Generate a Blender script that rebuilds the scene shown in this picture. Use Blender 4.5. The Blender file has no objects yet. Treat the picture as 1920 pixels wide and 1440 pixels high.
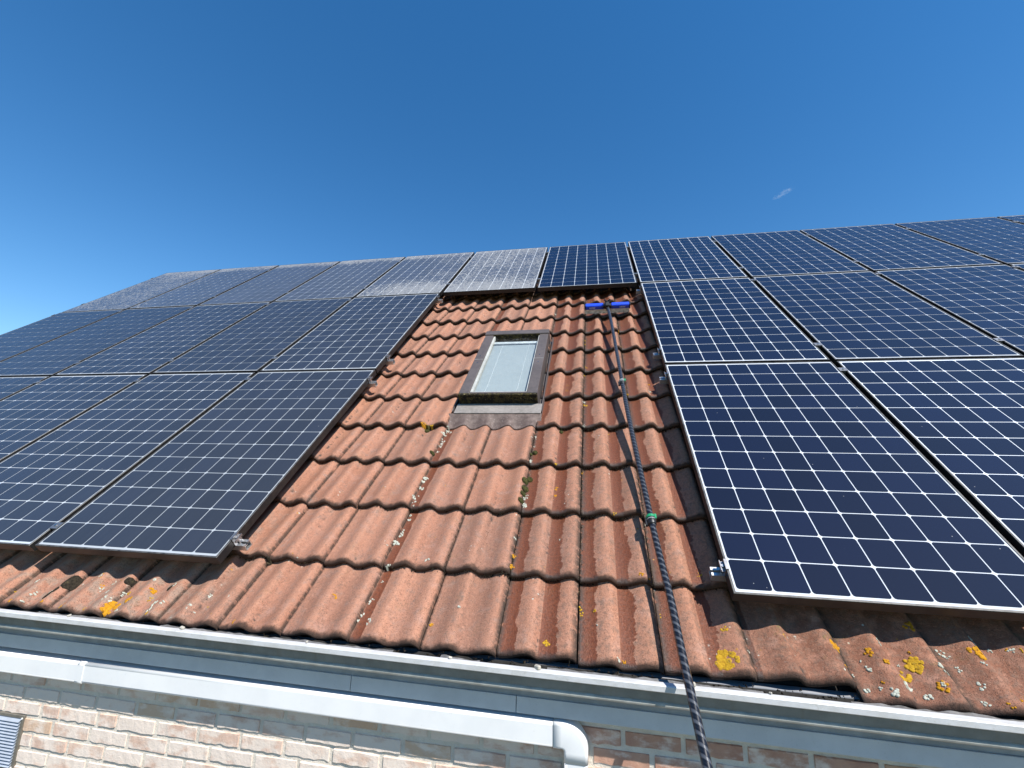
import bpy, math, random
from mathutils import Matrix, Vector, noise as mnoise

SC = bpy.context.scene
COL = SC.collection
TH = math.radians(43.0)                 # roof pitch
CT, ST = math.cos(TH), math.sin(TH)
rnd = random.Random(7)

# ------------------------------------------------------------------ camera
Rr = [[0.9848053246633599, 0.14038951088962004, -0.10222161095809192],
      [-0.014625304403363931, -0.5194857901914212, -0.8543539162784376],
      [-0.17304500277616564, 0.8428673080748642, -0.5095391329356644]]
RX = Matrix.Rotation(TH, 3, 'X')
ax = [RX @ Vector(r) for r in Rr]
cd = bpy.data.cameras.new('camera'); cam = bpy.data.objects.new('camera', cd); COL.objects.link(cam)
cd.sensor_width = 36.0; cd.lens = 36.0 * 796.57 / 1920.0
cd.shift_x = -13.24 / 1920.0; cd.shift_y = -12.91 / 1920.0
cd.clip_start = 0.05; cd.clip_end = 6000
m = Matrix.Identity(4)
for i in range(3):
    m[i][0] = ax[0][i]; m[i][1] = -ax[1][i]; m[i][2] = -ax[2][i]
m[0][3], m[1][3], m[2][3] = -0.49174, -1.78456, 0.44214
cam.matrix_world = m
SC.camera = cam

# ------------------------------------------------------------------ light
sr = Vector((0.52, 0.29, 1.0))          # direction to the sun in roof axes
sd = (RX @ sr).normalized()
sun_el = math.asin(sd.z); sun_az = math.atan2(sd.x, sd.y)   # azimuth from +Y, clockwise
ld = bpy.data.lights.new('sun', 'SUN'); ld.energy = 5.0; ld.angle = math.radians(0.53); ld.color = (1.0, 0.955, 0.89)
sun = bpy.data.objects.new('sun', ld); COL.objects.link(sun)
sun.rotation_euler = (-sd).to_track_quat('-Z', 'Y').to_euler()
w = bpy.data.worlds.new('World'); SC.world = w; w.use_nodes = True
nt = w.node_tree; nt.nodes.clear()
sky = nt.nodes.new('ShaderNodeTexSky'); sky.sky_type = 'NISHITA'; sky.sun_disc = False
sky.sun_elevation = sun_el; sky.sun_rotation = sun_az
sky.altitude = 0; sky.air_density = 1.0; sky.dust_density = 0.0; sky.ozone_density = 1.6
bg = nt.nodes.new('ShaderNodeBackground'); bg.inputs[1].default_value = 0.112
wo = nt.nodes.new('ShaderNodeOutputWorld')
hs = nt.nodes.new('ShaderNodeHueSaturation'); hs.inputs['Saturation'].default_value = 1.345
nt.links.new(sky.outputs[0], hs.inputs['Color']); nt.links.new(hs.outputs[0], bg.inputs[0]); nt.links.new(bg.outputs[0], wo.inputs[0])
vs = SC.view_settings; vs.view_transform = 'Standard'; vs.look = 'None'; vs.exposure = 0.64; vs.gamma = 1.0; vs.use_curve_mapping = False
SC.render.engine = 'CYCLES'
SC.cycles.use_denoising = True
SC.cycles.max_bounces = 8; SC.cycles.volume_bounces = 6; SC.cycles.transparent_max_bounces = 12

# ------------------------------------------------------------------ helpers
def obj(name, verts, faces, mat, parent=None, loc=(0, 0, 0), rot=(0, 0, 0), smooth=False, mats=None, fm=None):
    me = bpy.data.meshes.new(name); me.from_pydata([tuple(v) for v in verts], [], faces); me.update()
    if mat: me.materials.append(mat)
    for mm in (mats or []): me.materials.append(mm)
    if fm:
        for p, i in zip(me.polygons, fm): p.material_index = i
    if smooth:
        for p in me.polygons: p.use_smooth = True
    o = bpy.data.objects.new(name, me); COL.objects.link(o)
    o.location = loc; o.rotation_euler = rot
    if parent: o.parent = parent
    return o
def inst(name, src, parent, loc=(0, 0, 0), rot=(0, 0, 0), scale=None):
    o = bpy.data.objects.new(name, src); COL.objects.link(o); o.parent = parent
    o.location = loc; o.rotation_euler = rot
    if scale: o.scale = scale
    return o
def empty(name, loc=(0, 0, 0), rot=(0, 0, 0), parent=None):
    o = bpy.data.objects.new(name, None); COL.objects.link(o); o.location = loc; o.rotation_euler = rot
    o.empty_display_size = 0.1
    if parent: o.parent = parent
    return o
def tag(o, label=None, cat=None, group=None, kind=None):
    if label: o['label'] = label
    if cat: o['category'] = cat
    if group: o['group'] = group
    if kind: o['kind'] = kind
    return o
class MB:
    def __init__(s): s.v = []; s.f = []; s.m = []
    def add(s, vs, fs, mi=0):
        b = len(s.v); s.v += [tuple(q) for q in vs]; s.f += [tuple(b + i for i in f) for f in fs]; s.m += [mi] * len(fs)
    def box(s, x0, x1, y0, y1, z0, z1, mi=0, bev=0.0):
        if bev <= 0:
            v = [(x, y, z) for z in (z0, z1) for y in (y0, y1) for x in (x0, x1)]
            s.add(v, [(0, 2, 3, 1), (4, 5, 7, 6), (0, 1, 5, 4), (2, 6, 7, 3), (0, 4, 6, 2), (1, 3, 7, 5)], mi)
        else:
            b = bev; V = []
            for sx in (0, 1):
                for sy in (0, 1):
                    for sz in (0, 1):
                        X = (x0, x1)[sx]; Y = (y0, y1)[sy]; Z = (z0, z1)[sz]
                        dx = (b, -b)[sx]; dy = (b, -b)[sy]; dz = (b, -b)[sz]
                        V += [(X, Y + dy, Z + dz), (X + dx, Y, Z + dz), (X + dx, Y + dy, Z)]
            def i(sx, sy, sz, a): return (sx * 4 + sy * 2 + sz) * 3 + a
            F = [(i(0,0,0,0), i(0,0,1,0), i(0,1,1,0), i(0,1,0,0)), (i(1,0,0,0), i(1,1,0,0), i(1,1,1,0), i(1,0,1,0)),
                 (i(0,0,0,1), i(1,0,0,1), i(1,0,1,1), i(0,0,1,1)), (i(0,1,0,1), i(0,1,1,1), i(1,1,1,1), i(1,1,0,1)),
                 (i(0,0,0,2), i(0,1,0,2), i(1,1,0,2), i(1,0,0,2)), (i(0,0,1,2), i(1,0,1,2), i(1,1,1,2), i(0,1,1,2))]
            for sy in (0, 1):
                for sz in (0, 1): F.append((i(0,sy,sz,1), i(1,sy,sz,1), i(1,sy,sz,2), i(0,sy,sz,2)))
            for sx in (0, 1):
                for sz in (0, 1): F.append((i(sx,0,sz,0), i(sx,1,sz,0), i(sx,1,sz,2), i(sx,0,sz,2)))
            for sx in (0, 1):
                for sy in (0, 1): F.append((i(sx,sy,0,0), i(sx,sy,1,0), i(sx,sy,1,1), i(sx,sy,0,1)))
            for sx in (0, 1):
                for sy in (0, 1):
                    for sz in (0, 1): F.append((i(sx,sy,sz,0), i(sx,sy,sz,1), i(sx,sy,sz,2)))
            s.add(V, F, mi)
    def extr(s, prof, x0, x1, mi=0, closed=True, caps=True):
        n = len(prof); v = [(x0, y, z) for y, z in prof] + [(x1, y, z) for y, z in prof]
        f = [(i, (i + 1) % n, n + (i + 1) % n, n + i) for i in range(n if closed else n - 1)]
        if caps and closed: f += [tuple(range(n - 1, -1, -1)), tuple(range(n, 2 * n))]
        s.add(v, f, mi)
    def tube(s, pts, rad, seg=12, mi=0, caps=True):
        pts = [Vector(p) for p in pts]; n = len(pts)
        if not hasattr(rad, '__len__'): rad = [rad] * n
        d0 = (pts[1] - pts[0]).normalized(); a = d0.orthogonal().normalized()
        V = []
        for i, p in enumerate(pts):
            d = (pts[min(i + 1, n - 1)] - pts[max(i - 1, 0)]).normalized()
            a = (a - d * a.dot(d)).normalized(); b = d.cross(a)
            for k in range(seg):
                t = 2 * math.pi * k / seg
                V.append(p + (a * math.cos(t) + b * math.sin(t)) * rad[i])
        F = [(i * seg + k, i * seg + (k + 1) % seg, (i + 1) * seg + (k + 1) % seg, (i + 1) * seg + k) for i in range(n - 1) for k in range(seg)]
        if caps: F += [tuple(range(seg - 1, -1, -1)), tuple(range((n - 1) * seg, n * seg))]
        s.add(V, F, mi)
    def build(s, name, mat, parent=None, loc=(0, 0, 0), rot=(0, 0, 0), smooth=False, mats=None):
        o = obj(name, s.v, s.f, mat, parent, loc, rot, smooth, mats, s.m)
        me = o.data
        import bmesh
        bm = bmesh.new(); bm.from_mesh(me); bmesh.ops.recalc_face_normals(bm, faces=bm.faces); bm.to_mesh(me); bm.free()
        return o

# ------------------------------------------------------------------ material helpers
class G:
    def __init__(s, name):
        s.mat = bpy.data.materials.new(name); s.mat.use_nodes = True
        s.t = s.mat.node_tree; s.t.nodes.clear()
        s.out = s.t.nodes.new('ShaderNodeOutputMaterial')
    def n(s, ty, **kw):
        nd = s.t.nodes.new(ty)
        for k, v in kw.items(): setattr(nd, k, v)
        return nd
    def set(s, sock, v):
        if isinstance(v, (int, float)):
            try: sock.default_value = v
            except Exception: sock.default_value = (v, v, v)
        elif isinstance(v, tuple): sock.default_value = v if len(v) == len(sock.default_value) else tuple(v) + (1.0,)
        else: s.t.links.new(v, sock)
    def math(s, op, a, b=0.0, c=0.0, clamp=False):
        nd = s.n('ShaderNodeMath', operation=op, use_clamp=clamp)
        for i, x in enumerate((a, b, c)): s.set(nd.inputs[i], x)
        return nd.outputs[0]
    def add(s, a, b): return s.math('ADD', a, b)
    def sub(s, a, b): return s.math('SUBTRACT', a, b)
    def mul(s, a, b): return s.math('MULTIPLY', a, b)
    def mx(s, a, b): return s.math('MAXIMUM', a, b)
    def mn(s, a, b): return s.math('MINIMUM', a, b)
    def ss(s, x, lo, hi):           # smoothstep lo..hi
        nd = s.n('ShaderNodeMapRange', interpolation_type='SMOOTHSTEP')
        s.set(nd.inputs[0], x); s.set(nd.inputs[1], lo); s.set(nd.inputs[2], hi)
        nd.inputs[3].default_value = 0; nd.inputs[4].default_value = 1
        return nd.outputs[0]
    def mix(s, f, a, b, blend='MIX'):
        nd = s.n('ShaderNodeMix', data_type='RGBA', blend_type=blend)
        s.set(nd.inputs[0], f); s.set(nd.inputs[6], a); s.set(nd.inputs[7], b)
        return nd.outputs[2]
    def noise(s, vec, scale, detail=4, rough=0.55, dist=0.0):
        nd = s.n('ShaderNodeTexNoise'); s.set(nd.inputs['Vector'], vec)
        nd.inputs['Scale'].default_value = scale; nd.inputs['Detail'].default_value = detail
        nd.inputs['Roughness'].default_value = rough; nd.inputs['Distortion'].default_value = dist
        return nd.outputs[0]
    def vor(s, vec, scale, feat='F1', rnd_=1.0):
        nd = s.n('ShaderNodeTexVoronoi', feature=feat); s.set(nd.inputs['Vector'], vec)
        nd.inputs['Scale'].default_value = scale; nd.inputs['Randomness'].default_value = rnd_
        return nd.outputs
    def xyz(s, x, y, z):
        nd = s.n('ShaderNodeCombineXYZ')
        for i, q in enumerate((x, y, z)): s.set(nd.inputs[i], q)
        return nd.outputs[0]
    def sep(s, v):
        nd = s.n('ShaderNodeSeparateXYZ'); s.set(nd.inputs[0], v); return nd.outputs
    def pos(s): return s.n('ShaderNodeNewGeometry').outputs['Position']
    def obj(s): return s.n('ShaderNodeTexCoord').outputs['Object']
    def rand(s): return s.n('ShaderNodeObjectInfo').outputs['Random']
    def roof(s):                    # (along eave, up slope, height) from world position
        p = s.sep(s.pos())
        v = s.add(s.mul(p[1], CT), s.mul(p[2], ST)); n = s.sub(s.mul(p[2], CT), s.mul(p[1], ST))
        return p[0], v, n
    def bump(s, h, strength=0.3, dist=0.002):
        nd = s.n('ShaderNodeBump'); nd.inputs['Strength'].default_value = strength; nd.inputs['Distance'].default_value = dist
        s.set(nd.inputs['Height'], h); return nd.outputs[0]
    def pbr(s, col, rough=0.5, metal=0.0, spec=0.5, normal=None, coat=0.0, coat_r=0.05):
        b = s.n('ShaderNodeBsdfPrincipled')
        s.set(b.inputs['Base Color'], col); s.set(b.inputs['Roughness'], rough); s.set(b.inputs['Metallic'], metal)
        s.set(b.inputs['Specular IOR Level'], spec)
        s.set(b.inputs['Coat Weight'], coat); s.set(b.inputs['Coat Roughness'], coat_r)
        if normal is not None: s.set(b.inputs['Normal'], normal)
        s.t.links.new(b.outputs[0], s.out.inputs[0]); return s.mat

# tile geometry constants -----------------------------------------------------
WV, TW, EX, V0, NC, AMP, TILT = 0.15, 0.30, 0.347, -0.243, -0.104, 0.033, 0.034
U0 = 0.035
CR, MN = 0.122, 0.013                      # crest and trough inside one wave
def wave(sx):
    sx = sx % WV
    if sx < MN: t = (sx + WV - CR) / (MN + WV - CR); return 0.5 + 0.5 * math.cos(math.pi * t)
    if sx <= CR:
        t = ((sx - MN) / (CR - MN)) ** 1.25; return 0.5 - 0.5 * math.cos(math.pi * t)
    t = (sx - CR) / (MN + WV - CR); return 0.5 + 0.5 * math.cos(math.pi * t)
def surf(u, v):
    r = math.floor((v - V0) / EX)
    return NC - AMP + AMP * wave(u - U0) - TILT * (v - V0 - r * EX) / EX

# ------------------------------------------------------------------ materials
def mat_tile():
    g = G('weathered_clay_tile')
    u, v, n = g.roof(); P = g.xyz(u, v, g.rand())
    P2 = g.xyz(u, v, 0.0)
    o = g.sep(g.obj()); rd = g.rand()
    ph = g.math('FRACT', g.math('DIVIDE', g.sub(u, U0), WV))       # 0 joint .. trough .15 .. crest .77
    big = g.noise(P, 5, 3); mid = g.noise(P, 26, 5, 0.6); fine = g.noise(P2, 160, 3, 0.7); st = g.noise(g.xyz(g.mul(u, 26), g.mul(v, 3.2), rd), 1.0, 5, 0.62)
    c = g.mix(g.ss(big, 0.3, 0.7), (0.355, 0.158, 0.096), (0.435, 0.205, 0.130))
    c = g.mix(g.mul(rd, 0.45), c, (0.40, 0.205, 0.145))
    r5 = g.math('FRACT', g.mul(rd, 17.7)); c = g.mix(g.mul(g.ss(r5, 0.62, 0.95), 0.45), c, (0.25, 0.135, 0.095)); c = g.mix(g.mul(g.ss(r5, 0.30, 0.05), 0.35), c, (0.52, 0.25, 0.15))
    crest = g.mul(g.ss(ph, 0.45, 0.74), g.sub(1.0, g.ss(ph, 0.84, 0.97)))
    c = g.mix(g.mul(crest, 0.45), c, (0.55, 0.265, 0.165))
    # grey weathering film and streaks running down the slope
    c = g.mix(g.mul(g.ss(mid, 0.48, 0.78), 0.65), c, (0.29, 0.20, 0.16))
    c = g.mix(g.mul(g.ss(st, 0.55, 0.8), 0.5), c, (0.35, 0.22, 0.17))
    pink = g.noise(P, 11, 4, 0.6)
    c = g.mix(g.mul(g.ss(pink, 0.55, 0.75), 0.4), c, (0.50, 0.32, 0.255))
    # the older, greener and browner tiles of the eave on the right
    older = g.mul(g.ss(u, -0.12, 0.15), g.sub(1.0, g.ss(v, 0.2, 0.5)))
    c = g.mix(g.mul(older, g.ss(mid, 0.28, 0.60)), c, (0.25, 0.108, 0.066))
    leftold = g.mul(g.sub(1.0, g.ss(u, -2.5, -2.0)), g.sub(1.0, g.ss(v, 0.2, 0.5)))
    c = g.mix(g.mul(g.mul(leftold, 0.7), g.ss(mid, 0.4, 0.65)), c, (0.34, 0.25, 0.19))
    # wet streaks below the brush
    wn = g.add(g.mul(g.noise(P2, 7, 3), 0.50), g.mul(g.noise(P2, 48, 4, 0.7), 0.26))
    col = g.math('FLOOR', g.math('DIVIDE', g.sub(u, U0), WV))
    cr = g.math('FRACT', g.mul(g.math('SINE', g.mul(col, 12.9898)), 43758.5))
    zone = g.mul(g.ss(u, -1.0, -0.80), g.sub(1.0, g.ss(u, 0.02, 0.10)))
    zone = g.mx(zone, g.mul(g.mul(g.ss(u, -1.475, -1.465), g.sub(1.0, g.ss(u, -1.425, -1.40))), 0.75))
    topw = g.mul(g.ss(v, 1.6, 2.9), 0.18)
    lim = g.add(g.add(g.sub(wn, 0.035), g.mul(cr, 0.16)), topw)
    wet = g.mul(g.mul(g.ss(ph, 0.02, 0.06), g.sub(1.0, g.ss(ph, g.sub(lim, 0.015), lim))), g.ss(zone, 0.5, 0.56))
    # sandy grain, worn patches and mottling
    gr = g.noise(P2, 95, 4, 0.8); gr2 = g.noise(g.xyz(u, v, g.mul(rd, 3.0)), 48, 5, 0.75, 0.4); blot = g.noise(P, 15, 5, 0.7, 0.3)
    c = g.mix(g.mul(g.ss(gr, 0.53, 0.68), 0.55), c, (0.23, 0.135, 0.10))
    c = g.mix(g.mul(g.ss(gr, 0.47, 0.34), 0.5), c, (0.56, 0.30, 0.20))
    c = g.mix(g.mul(g.ss(gr2, 0.54, 0.72), 0.5), c, (0.27, 0.17, 0.13))
    c = g.mix(g.mul(g.mul(g.ss(blot, 0.56, 0.72), g.ss(gr, 0.40, 0.60)), 0.7), c, (0.22, 0.165, 0.135))
    # darker, mossier ground tone on the washed side
    mossy = g.mul(g.ss(u, -1.05, -0.6), g.ss(gr2, 0.46, 0.62))
    c = g.mix(g.mul(mossy, 0.5), c, (0.22, 0.135, 0.095))
    c = g.mix(wet, c, g.mix(1.0, c, (0.48, 0.26, 0.15), 'MULTIPLY'))
    c = g.mix(g.mul(wet, 0.6), c, g.mix(g.ss(gr, 0.3, 0.7), (0.24, 0.066, 0.021), (0.105, 0.028, 0.010)))
    # pores and grit
    po = g.vor(P2, 330)[0]; pr = g.noise(P2, 70, 2)
    dots = g.mul(g.sub(1.0, g.ss(po, 0.20, 0.36)), g.ss(pr, 0.33, 0.55))
    c = g.mix(g.mul(dots, 0.85), c, (0.07, 0.05, 0.04))
    sp = g.vor(P2, 120)[0]
    c = g.mix(g.mul(g.mul(g.sub(1.0, g.ss(sp, 0.10, 0.2)), g.ss(g.noise(P2, 21, 2), 0.50, 0.64)), 0.85), c, (0.06, 0.045, 0.035))
    # black growth beside the joints, stronger on the right
    xj = g.mn(o[0], g.sub(TW, o[0])); gj = g.noise(P2, 34, 5, 0.7)
    amt = g.add(0.010, g.mul(g.ss(u, -1.3, -0.5), 0.026))
    jm = g.mul(g.sub(1.0, g.ss(xj, 0.0, amt)), g.ss(gj, 0.36, 0.52))
    c = g.mix(g.mul(jm, 0.9), c, (0.045, 0.038, 0.03))
    mj = g.math('ABSOLUTE', g.sub(o[0], 0.152)); jm2 = g.mul(g.sub(1.0, g.ss(mj, 0.0, 0.012)), g.mul(g.ss(gj, 0.50, 0.6), g.ss(g.noise(P, 3.1, 2), 0.5, 0.6)))
    c = g.mix(g.mul(jm2, 0.85), c, (0.05, 0.045, 0.04))
    stn = g.mul(g.ss(g.noise(g.xyz(g.mul(u, 9), g.mul(v, 2.2), rd), 1.0, 5, 0.7), 0.58, 0.74), g.ss(gr2, 0.36, 0.6)); c = g.mix(g.mul(stn, 0.6), c, (0.15, 0.10, 0.075))
    # olive film
    ol = g.mul(g.ss(g.noise(P2, 9, 4), 0.58, 0.72), g.ss(g.noise(P2, 90, 3), 0.42, 0.6))
    c = g.mix(g.mul(ol, g.add(0.18, g.mul(older, 0.5))), c, (0.20, 0.15, 0.06))
    # small crustose lichen dots, pale and orange
    lv = g.vor(P2, 38); ldm = g.noise(P2, 3.3, 2)
    ring = g.mul(g.sub(1.0, g.ss(g.add(lv[0], g.mul(g.sub(fine, 0.5), 0.22)), 0.10, 0.17)), g.ss(ldm, 0.56, 0.62))
    lc = g.mix(g.ss(g.sep(lv[1])[0], 0.55, 0.6), (0.52, 0.50, 0.42), (0.50, 0.24, 0.05))
    c = g.mix(g.mul(ring, g.ss(g.sep(lv[1])[1], 0.45, 0.5)), c, lc)
    # grimy nose of each tile
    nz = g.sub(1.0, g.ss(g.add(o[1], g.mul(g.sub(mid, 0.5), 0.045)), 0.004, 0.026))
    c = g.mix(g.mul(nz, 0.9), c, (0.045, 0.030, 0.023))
    hgt = g.add(g.add(g.add(g.mul(fine, 0.4), g.mul(gr, 0.7)), g.mul(gr2, 0.8)), g.mul(dots, -0.5))
    c = g.mix(1.0, c, (0.80, 0.81, 0.825), 'MULTIPLY')
    rough = g.sub(0.92, g.mul(wet, 0.42))
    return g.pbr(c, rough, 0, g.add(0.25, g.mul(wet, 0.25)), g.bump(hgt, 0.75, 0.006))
M_TILE = mat_tile()

def mat_simple(name, col, rough=0.5, metal=0.0, nscale=30, namp=0.25, bump=0.15, spec=0.5, coat=0.0, bd=0.002):
    g = G(name); p = g.pos(); a = g.noise(p, nscale, 5, 0.6); b = g.noise(p, nscale * 0.13, 3)
    dk = tuple(x * (1 - namp) for x in col); lt = tuple(min(1, x * (1 + namp * 0.6)) for x in col)
    c = g.mix(g.ss(g.add(g.mul(a, 0.5), g.mul(b, 0.5)), 0.3, 0.7), dk, lt)
    return g.pbr(c, g.add(rough - 0.06, g.mul(a, 0.12)), metal, spec, g.bump(a, bump, bd) if bump else None, coat)

def mat_cell(name, base, dust, dirt, gloss):
    """silicon (or white sheet) under glass with dust lying on the glass"""
    g = G(name); u, v, n = g.roof(); P = g.xyz(u, v, 0.0); rd = g.rand()
    c = g.mix(rd, tuple(x * 0.7 for x in base), tuple(x * 1.3 for x in base))
    wide = g.noise(P, 1.7, 4, 0.6); streak = g.noise(g.xyz(g.mul(u, 55), g.mul(v, 4.0), 0.0), 1.0, 4, 0.65)
    d = g.add(dust * 0.55, g.mul(g.add(g.mul(wide, 0.6), g.mul(streak, 0.6)), dust * 0.75))
    c = g.mix(g.math('MINIMUM', d, 0.9), c, (0.38, 0.40, 0.42))
    sp = g.vor(P, 24); dot = g.mul(g.sub(1.0, g.ss(sp[0], 0.03, 0.06)), g.ss(g.sep(sp[1])[0], 0.86, 0.88))
    c = g.mix(g.mul(dot, 0.35 + 0.5 * min(1, dust * 6)), c, (0.62, 0.61, 0.58))
    rough = 0.05 + 0.5 * dust
    if dirt > 0:
        fl = g.noise(P, 62, 5, 0.75, 0.6); fl2 = g.noise(g.xyz(g.mul(u, 30), g.mul(v, 16), 0), 1.0, 4, 0.7); zone = g.noise(P, 1.3, 3)
        near = g.add(g.mul(g.ss(u, -3.6, -1.7), 0.36), g.mul(g.sub(1.0, g.ss(u, -7.2, -5.6)), 0.34))
        low = g.mul(g.mul(g.sub(1.0, g.ss(v, 3.5, 4.3)), g.ss(u, -3.9, -2.6)), 0.55)
        top = g.mul(g.ss(v, 4.75, 5.05), 0.42)
        a = g.add(g.mx(g.mx(near, low), top), g.mul(g.sub(zone, 0.5), 0.6))
        th = g.sub(0.63, g.mul(a, 0.40))
        k = g.mul(g.ss(g.add(g.mul(fl, 0.6), g.mul(fl2, 0.4)), g.sub(th, 0.01), g.add(th, 0.055)), dirt)
        c = g.mix(k, c, (0.44, 0.435, 0.415)); rough = g.add(0.12, g.mul(k, 0.5))
        coat = g.sub(1.0, g.mul(k, 0.9))
        return g.pbr(c, 0.6, 0, 0.3, None, coat, rough)
    return g.pbr(c, 0.6, 0, 0.05, None, 1.0, rough * gloss)
NAVY = (0.0022, 0.0046, 0.0180)
CELLM = {'clean': mat_cell('solar_cell_clean', NAVY, 0.003, 0, 0.5),
         'dusty': mat_cell('solar_cell_dusty', (0.006, 0.009, 0.019), 0.056, 0, 2.2),
         'dirty': mat_cell('solar_cell_dirty', (0.008, 0.012, 0.026), 0.125, 0.42, 1.6)}
SHEETM = {'clean': mat_cell('white_backsheet_clean', (0.60, 0.635, 0.67), 0.01, 0, 0.5),
          'dusty': mat_cell('white_backsheet_dusty', (0.38, 0.405, 0.43), 0.09, 0, 1.6),
          'dirty': mat_cell('white_backsheet_dirty', (0.50, 0.53, 0.56), 0.12, 0.42, 1.6)}
def mat_frame(name, dust):
    g = G(name); p = g.pos(); nn = g.sep(g.n('ShaderNodeNewGeometry').outputs['Normal'])
    a = g.noise(p, 35, 5, 0.65); up = g.ss(nn[2], 0.3, 0.6)
    c = g.mix(g.mul(g.ss(a, 0.4, 0.7), 0.5), (0.012, 0.012, 0.013), (0.032, 0.029, 0.024))
    c = g.mix(g.mul(g.mul(up, dust), g.ss(a, 0.25, 0.6)), c, (0.44, 0.43, 0.42))
    return g.pbr(c, 0.42, 0.0, 0.35, g.bump(a, 0.08, 0.001))
FRAMEM = {'clean': mat_frame('dark_frame_washed', 0.16), 'dusty': mat_frame('dark_frame_dusty', 0.14)}
FRAMEM['dirty'] = FRAMEM['dusty']
M_ALU = mat_simple('mill_aluminium', (0.62, 0.62, 0.62), 0.32, 0.85, 90, 0.2, 0.05)
M_CLAMP = mat_simple('grey_clamp_aluminium', (0.30, 0.30, 0.31), 0.35, 0.8, 90, 0.2, 0.05)
M_STEEL = mat_simple('stainless_bolt', (0.60, 0.59, 0.57), 0.25, 1.0, 120, 0.15, 0.0)

# ------------------------------------------------------------------ setting
GZ = -3.1
def ground():
    g = G('lawn_ground'); p = g.pos()
    a = g.noise(p, 0.35, 5, 0.6); b = g.noise(p, 9, 5, 0.7)
    c = g.mix(g.ss(a, 0.35, 0.65), (0.075, 0.105, 0.035), (0.12, 0.13, 0.055)); c = g.mix(g.mul(b, 0.4), c, (0.06, 0.08, 0.025))
    mt = g.pbr(c, 0.95, 0, 0.2, g.bump(b, 0.5, 0.03))
    S = 3000; o = obj('ground', [(-S, -S, GZ), (S, -S, GZ), (S, S, GZ), (-S, S, GZ)], [(0, 1, 2, 3)], mt); o['kind'] = 'structure'
    g = G('concrete_terrace'); p = g.pos(); a = g.noise(p, 3, 5, 0.6)
    br = g.n('ShaderNodeTexBrick'); g.set(br.inputs['Vector'], p); br.offset = 0.0
    br.inputs['Scale'].default_value = 1.0; br.inputs['Brick Width'].default_value = 0.5; br.inputs['Row Height'].default_value = 0.5; br.inputs['Mortar Size'].default_value = 0.006
    br.inputs['Color1'].default_value = (0.17, 0.16, 0.145, 1); br.inputs['Color2'].default_value = (0.14, 0.135, 0.125, 1); br.inputs['Mortar'].default_value = (0.07, 0.065, 0.055, 1)
    mt = g.pbr(g.mix(g.mul(a, 0.35), br.outputs[0], (0.11, 0.105, 0.09)), 0.9, 0, 0.25, g.bump(a, 0.3, 0.004))
    z = GZ + 0.06; M = MB(); M.box(-9.2, 7.4, -5.2, -0.02, GZ + 0.004, z); o = M.build('terrace', mt); o['kind'] = 'structure'
ground()

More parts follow.
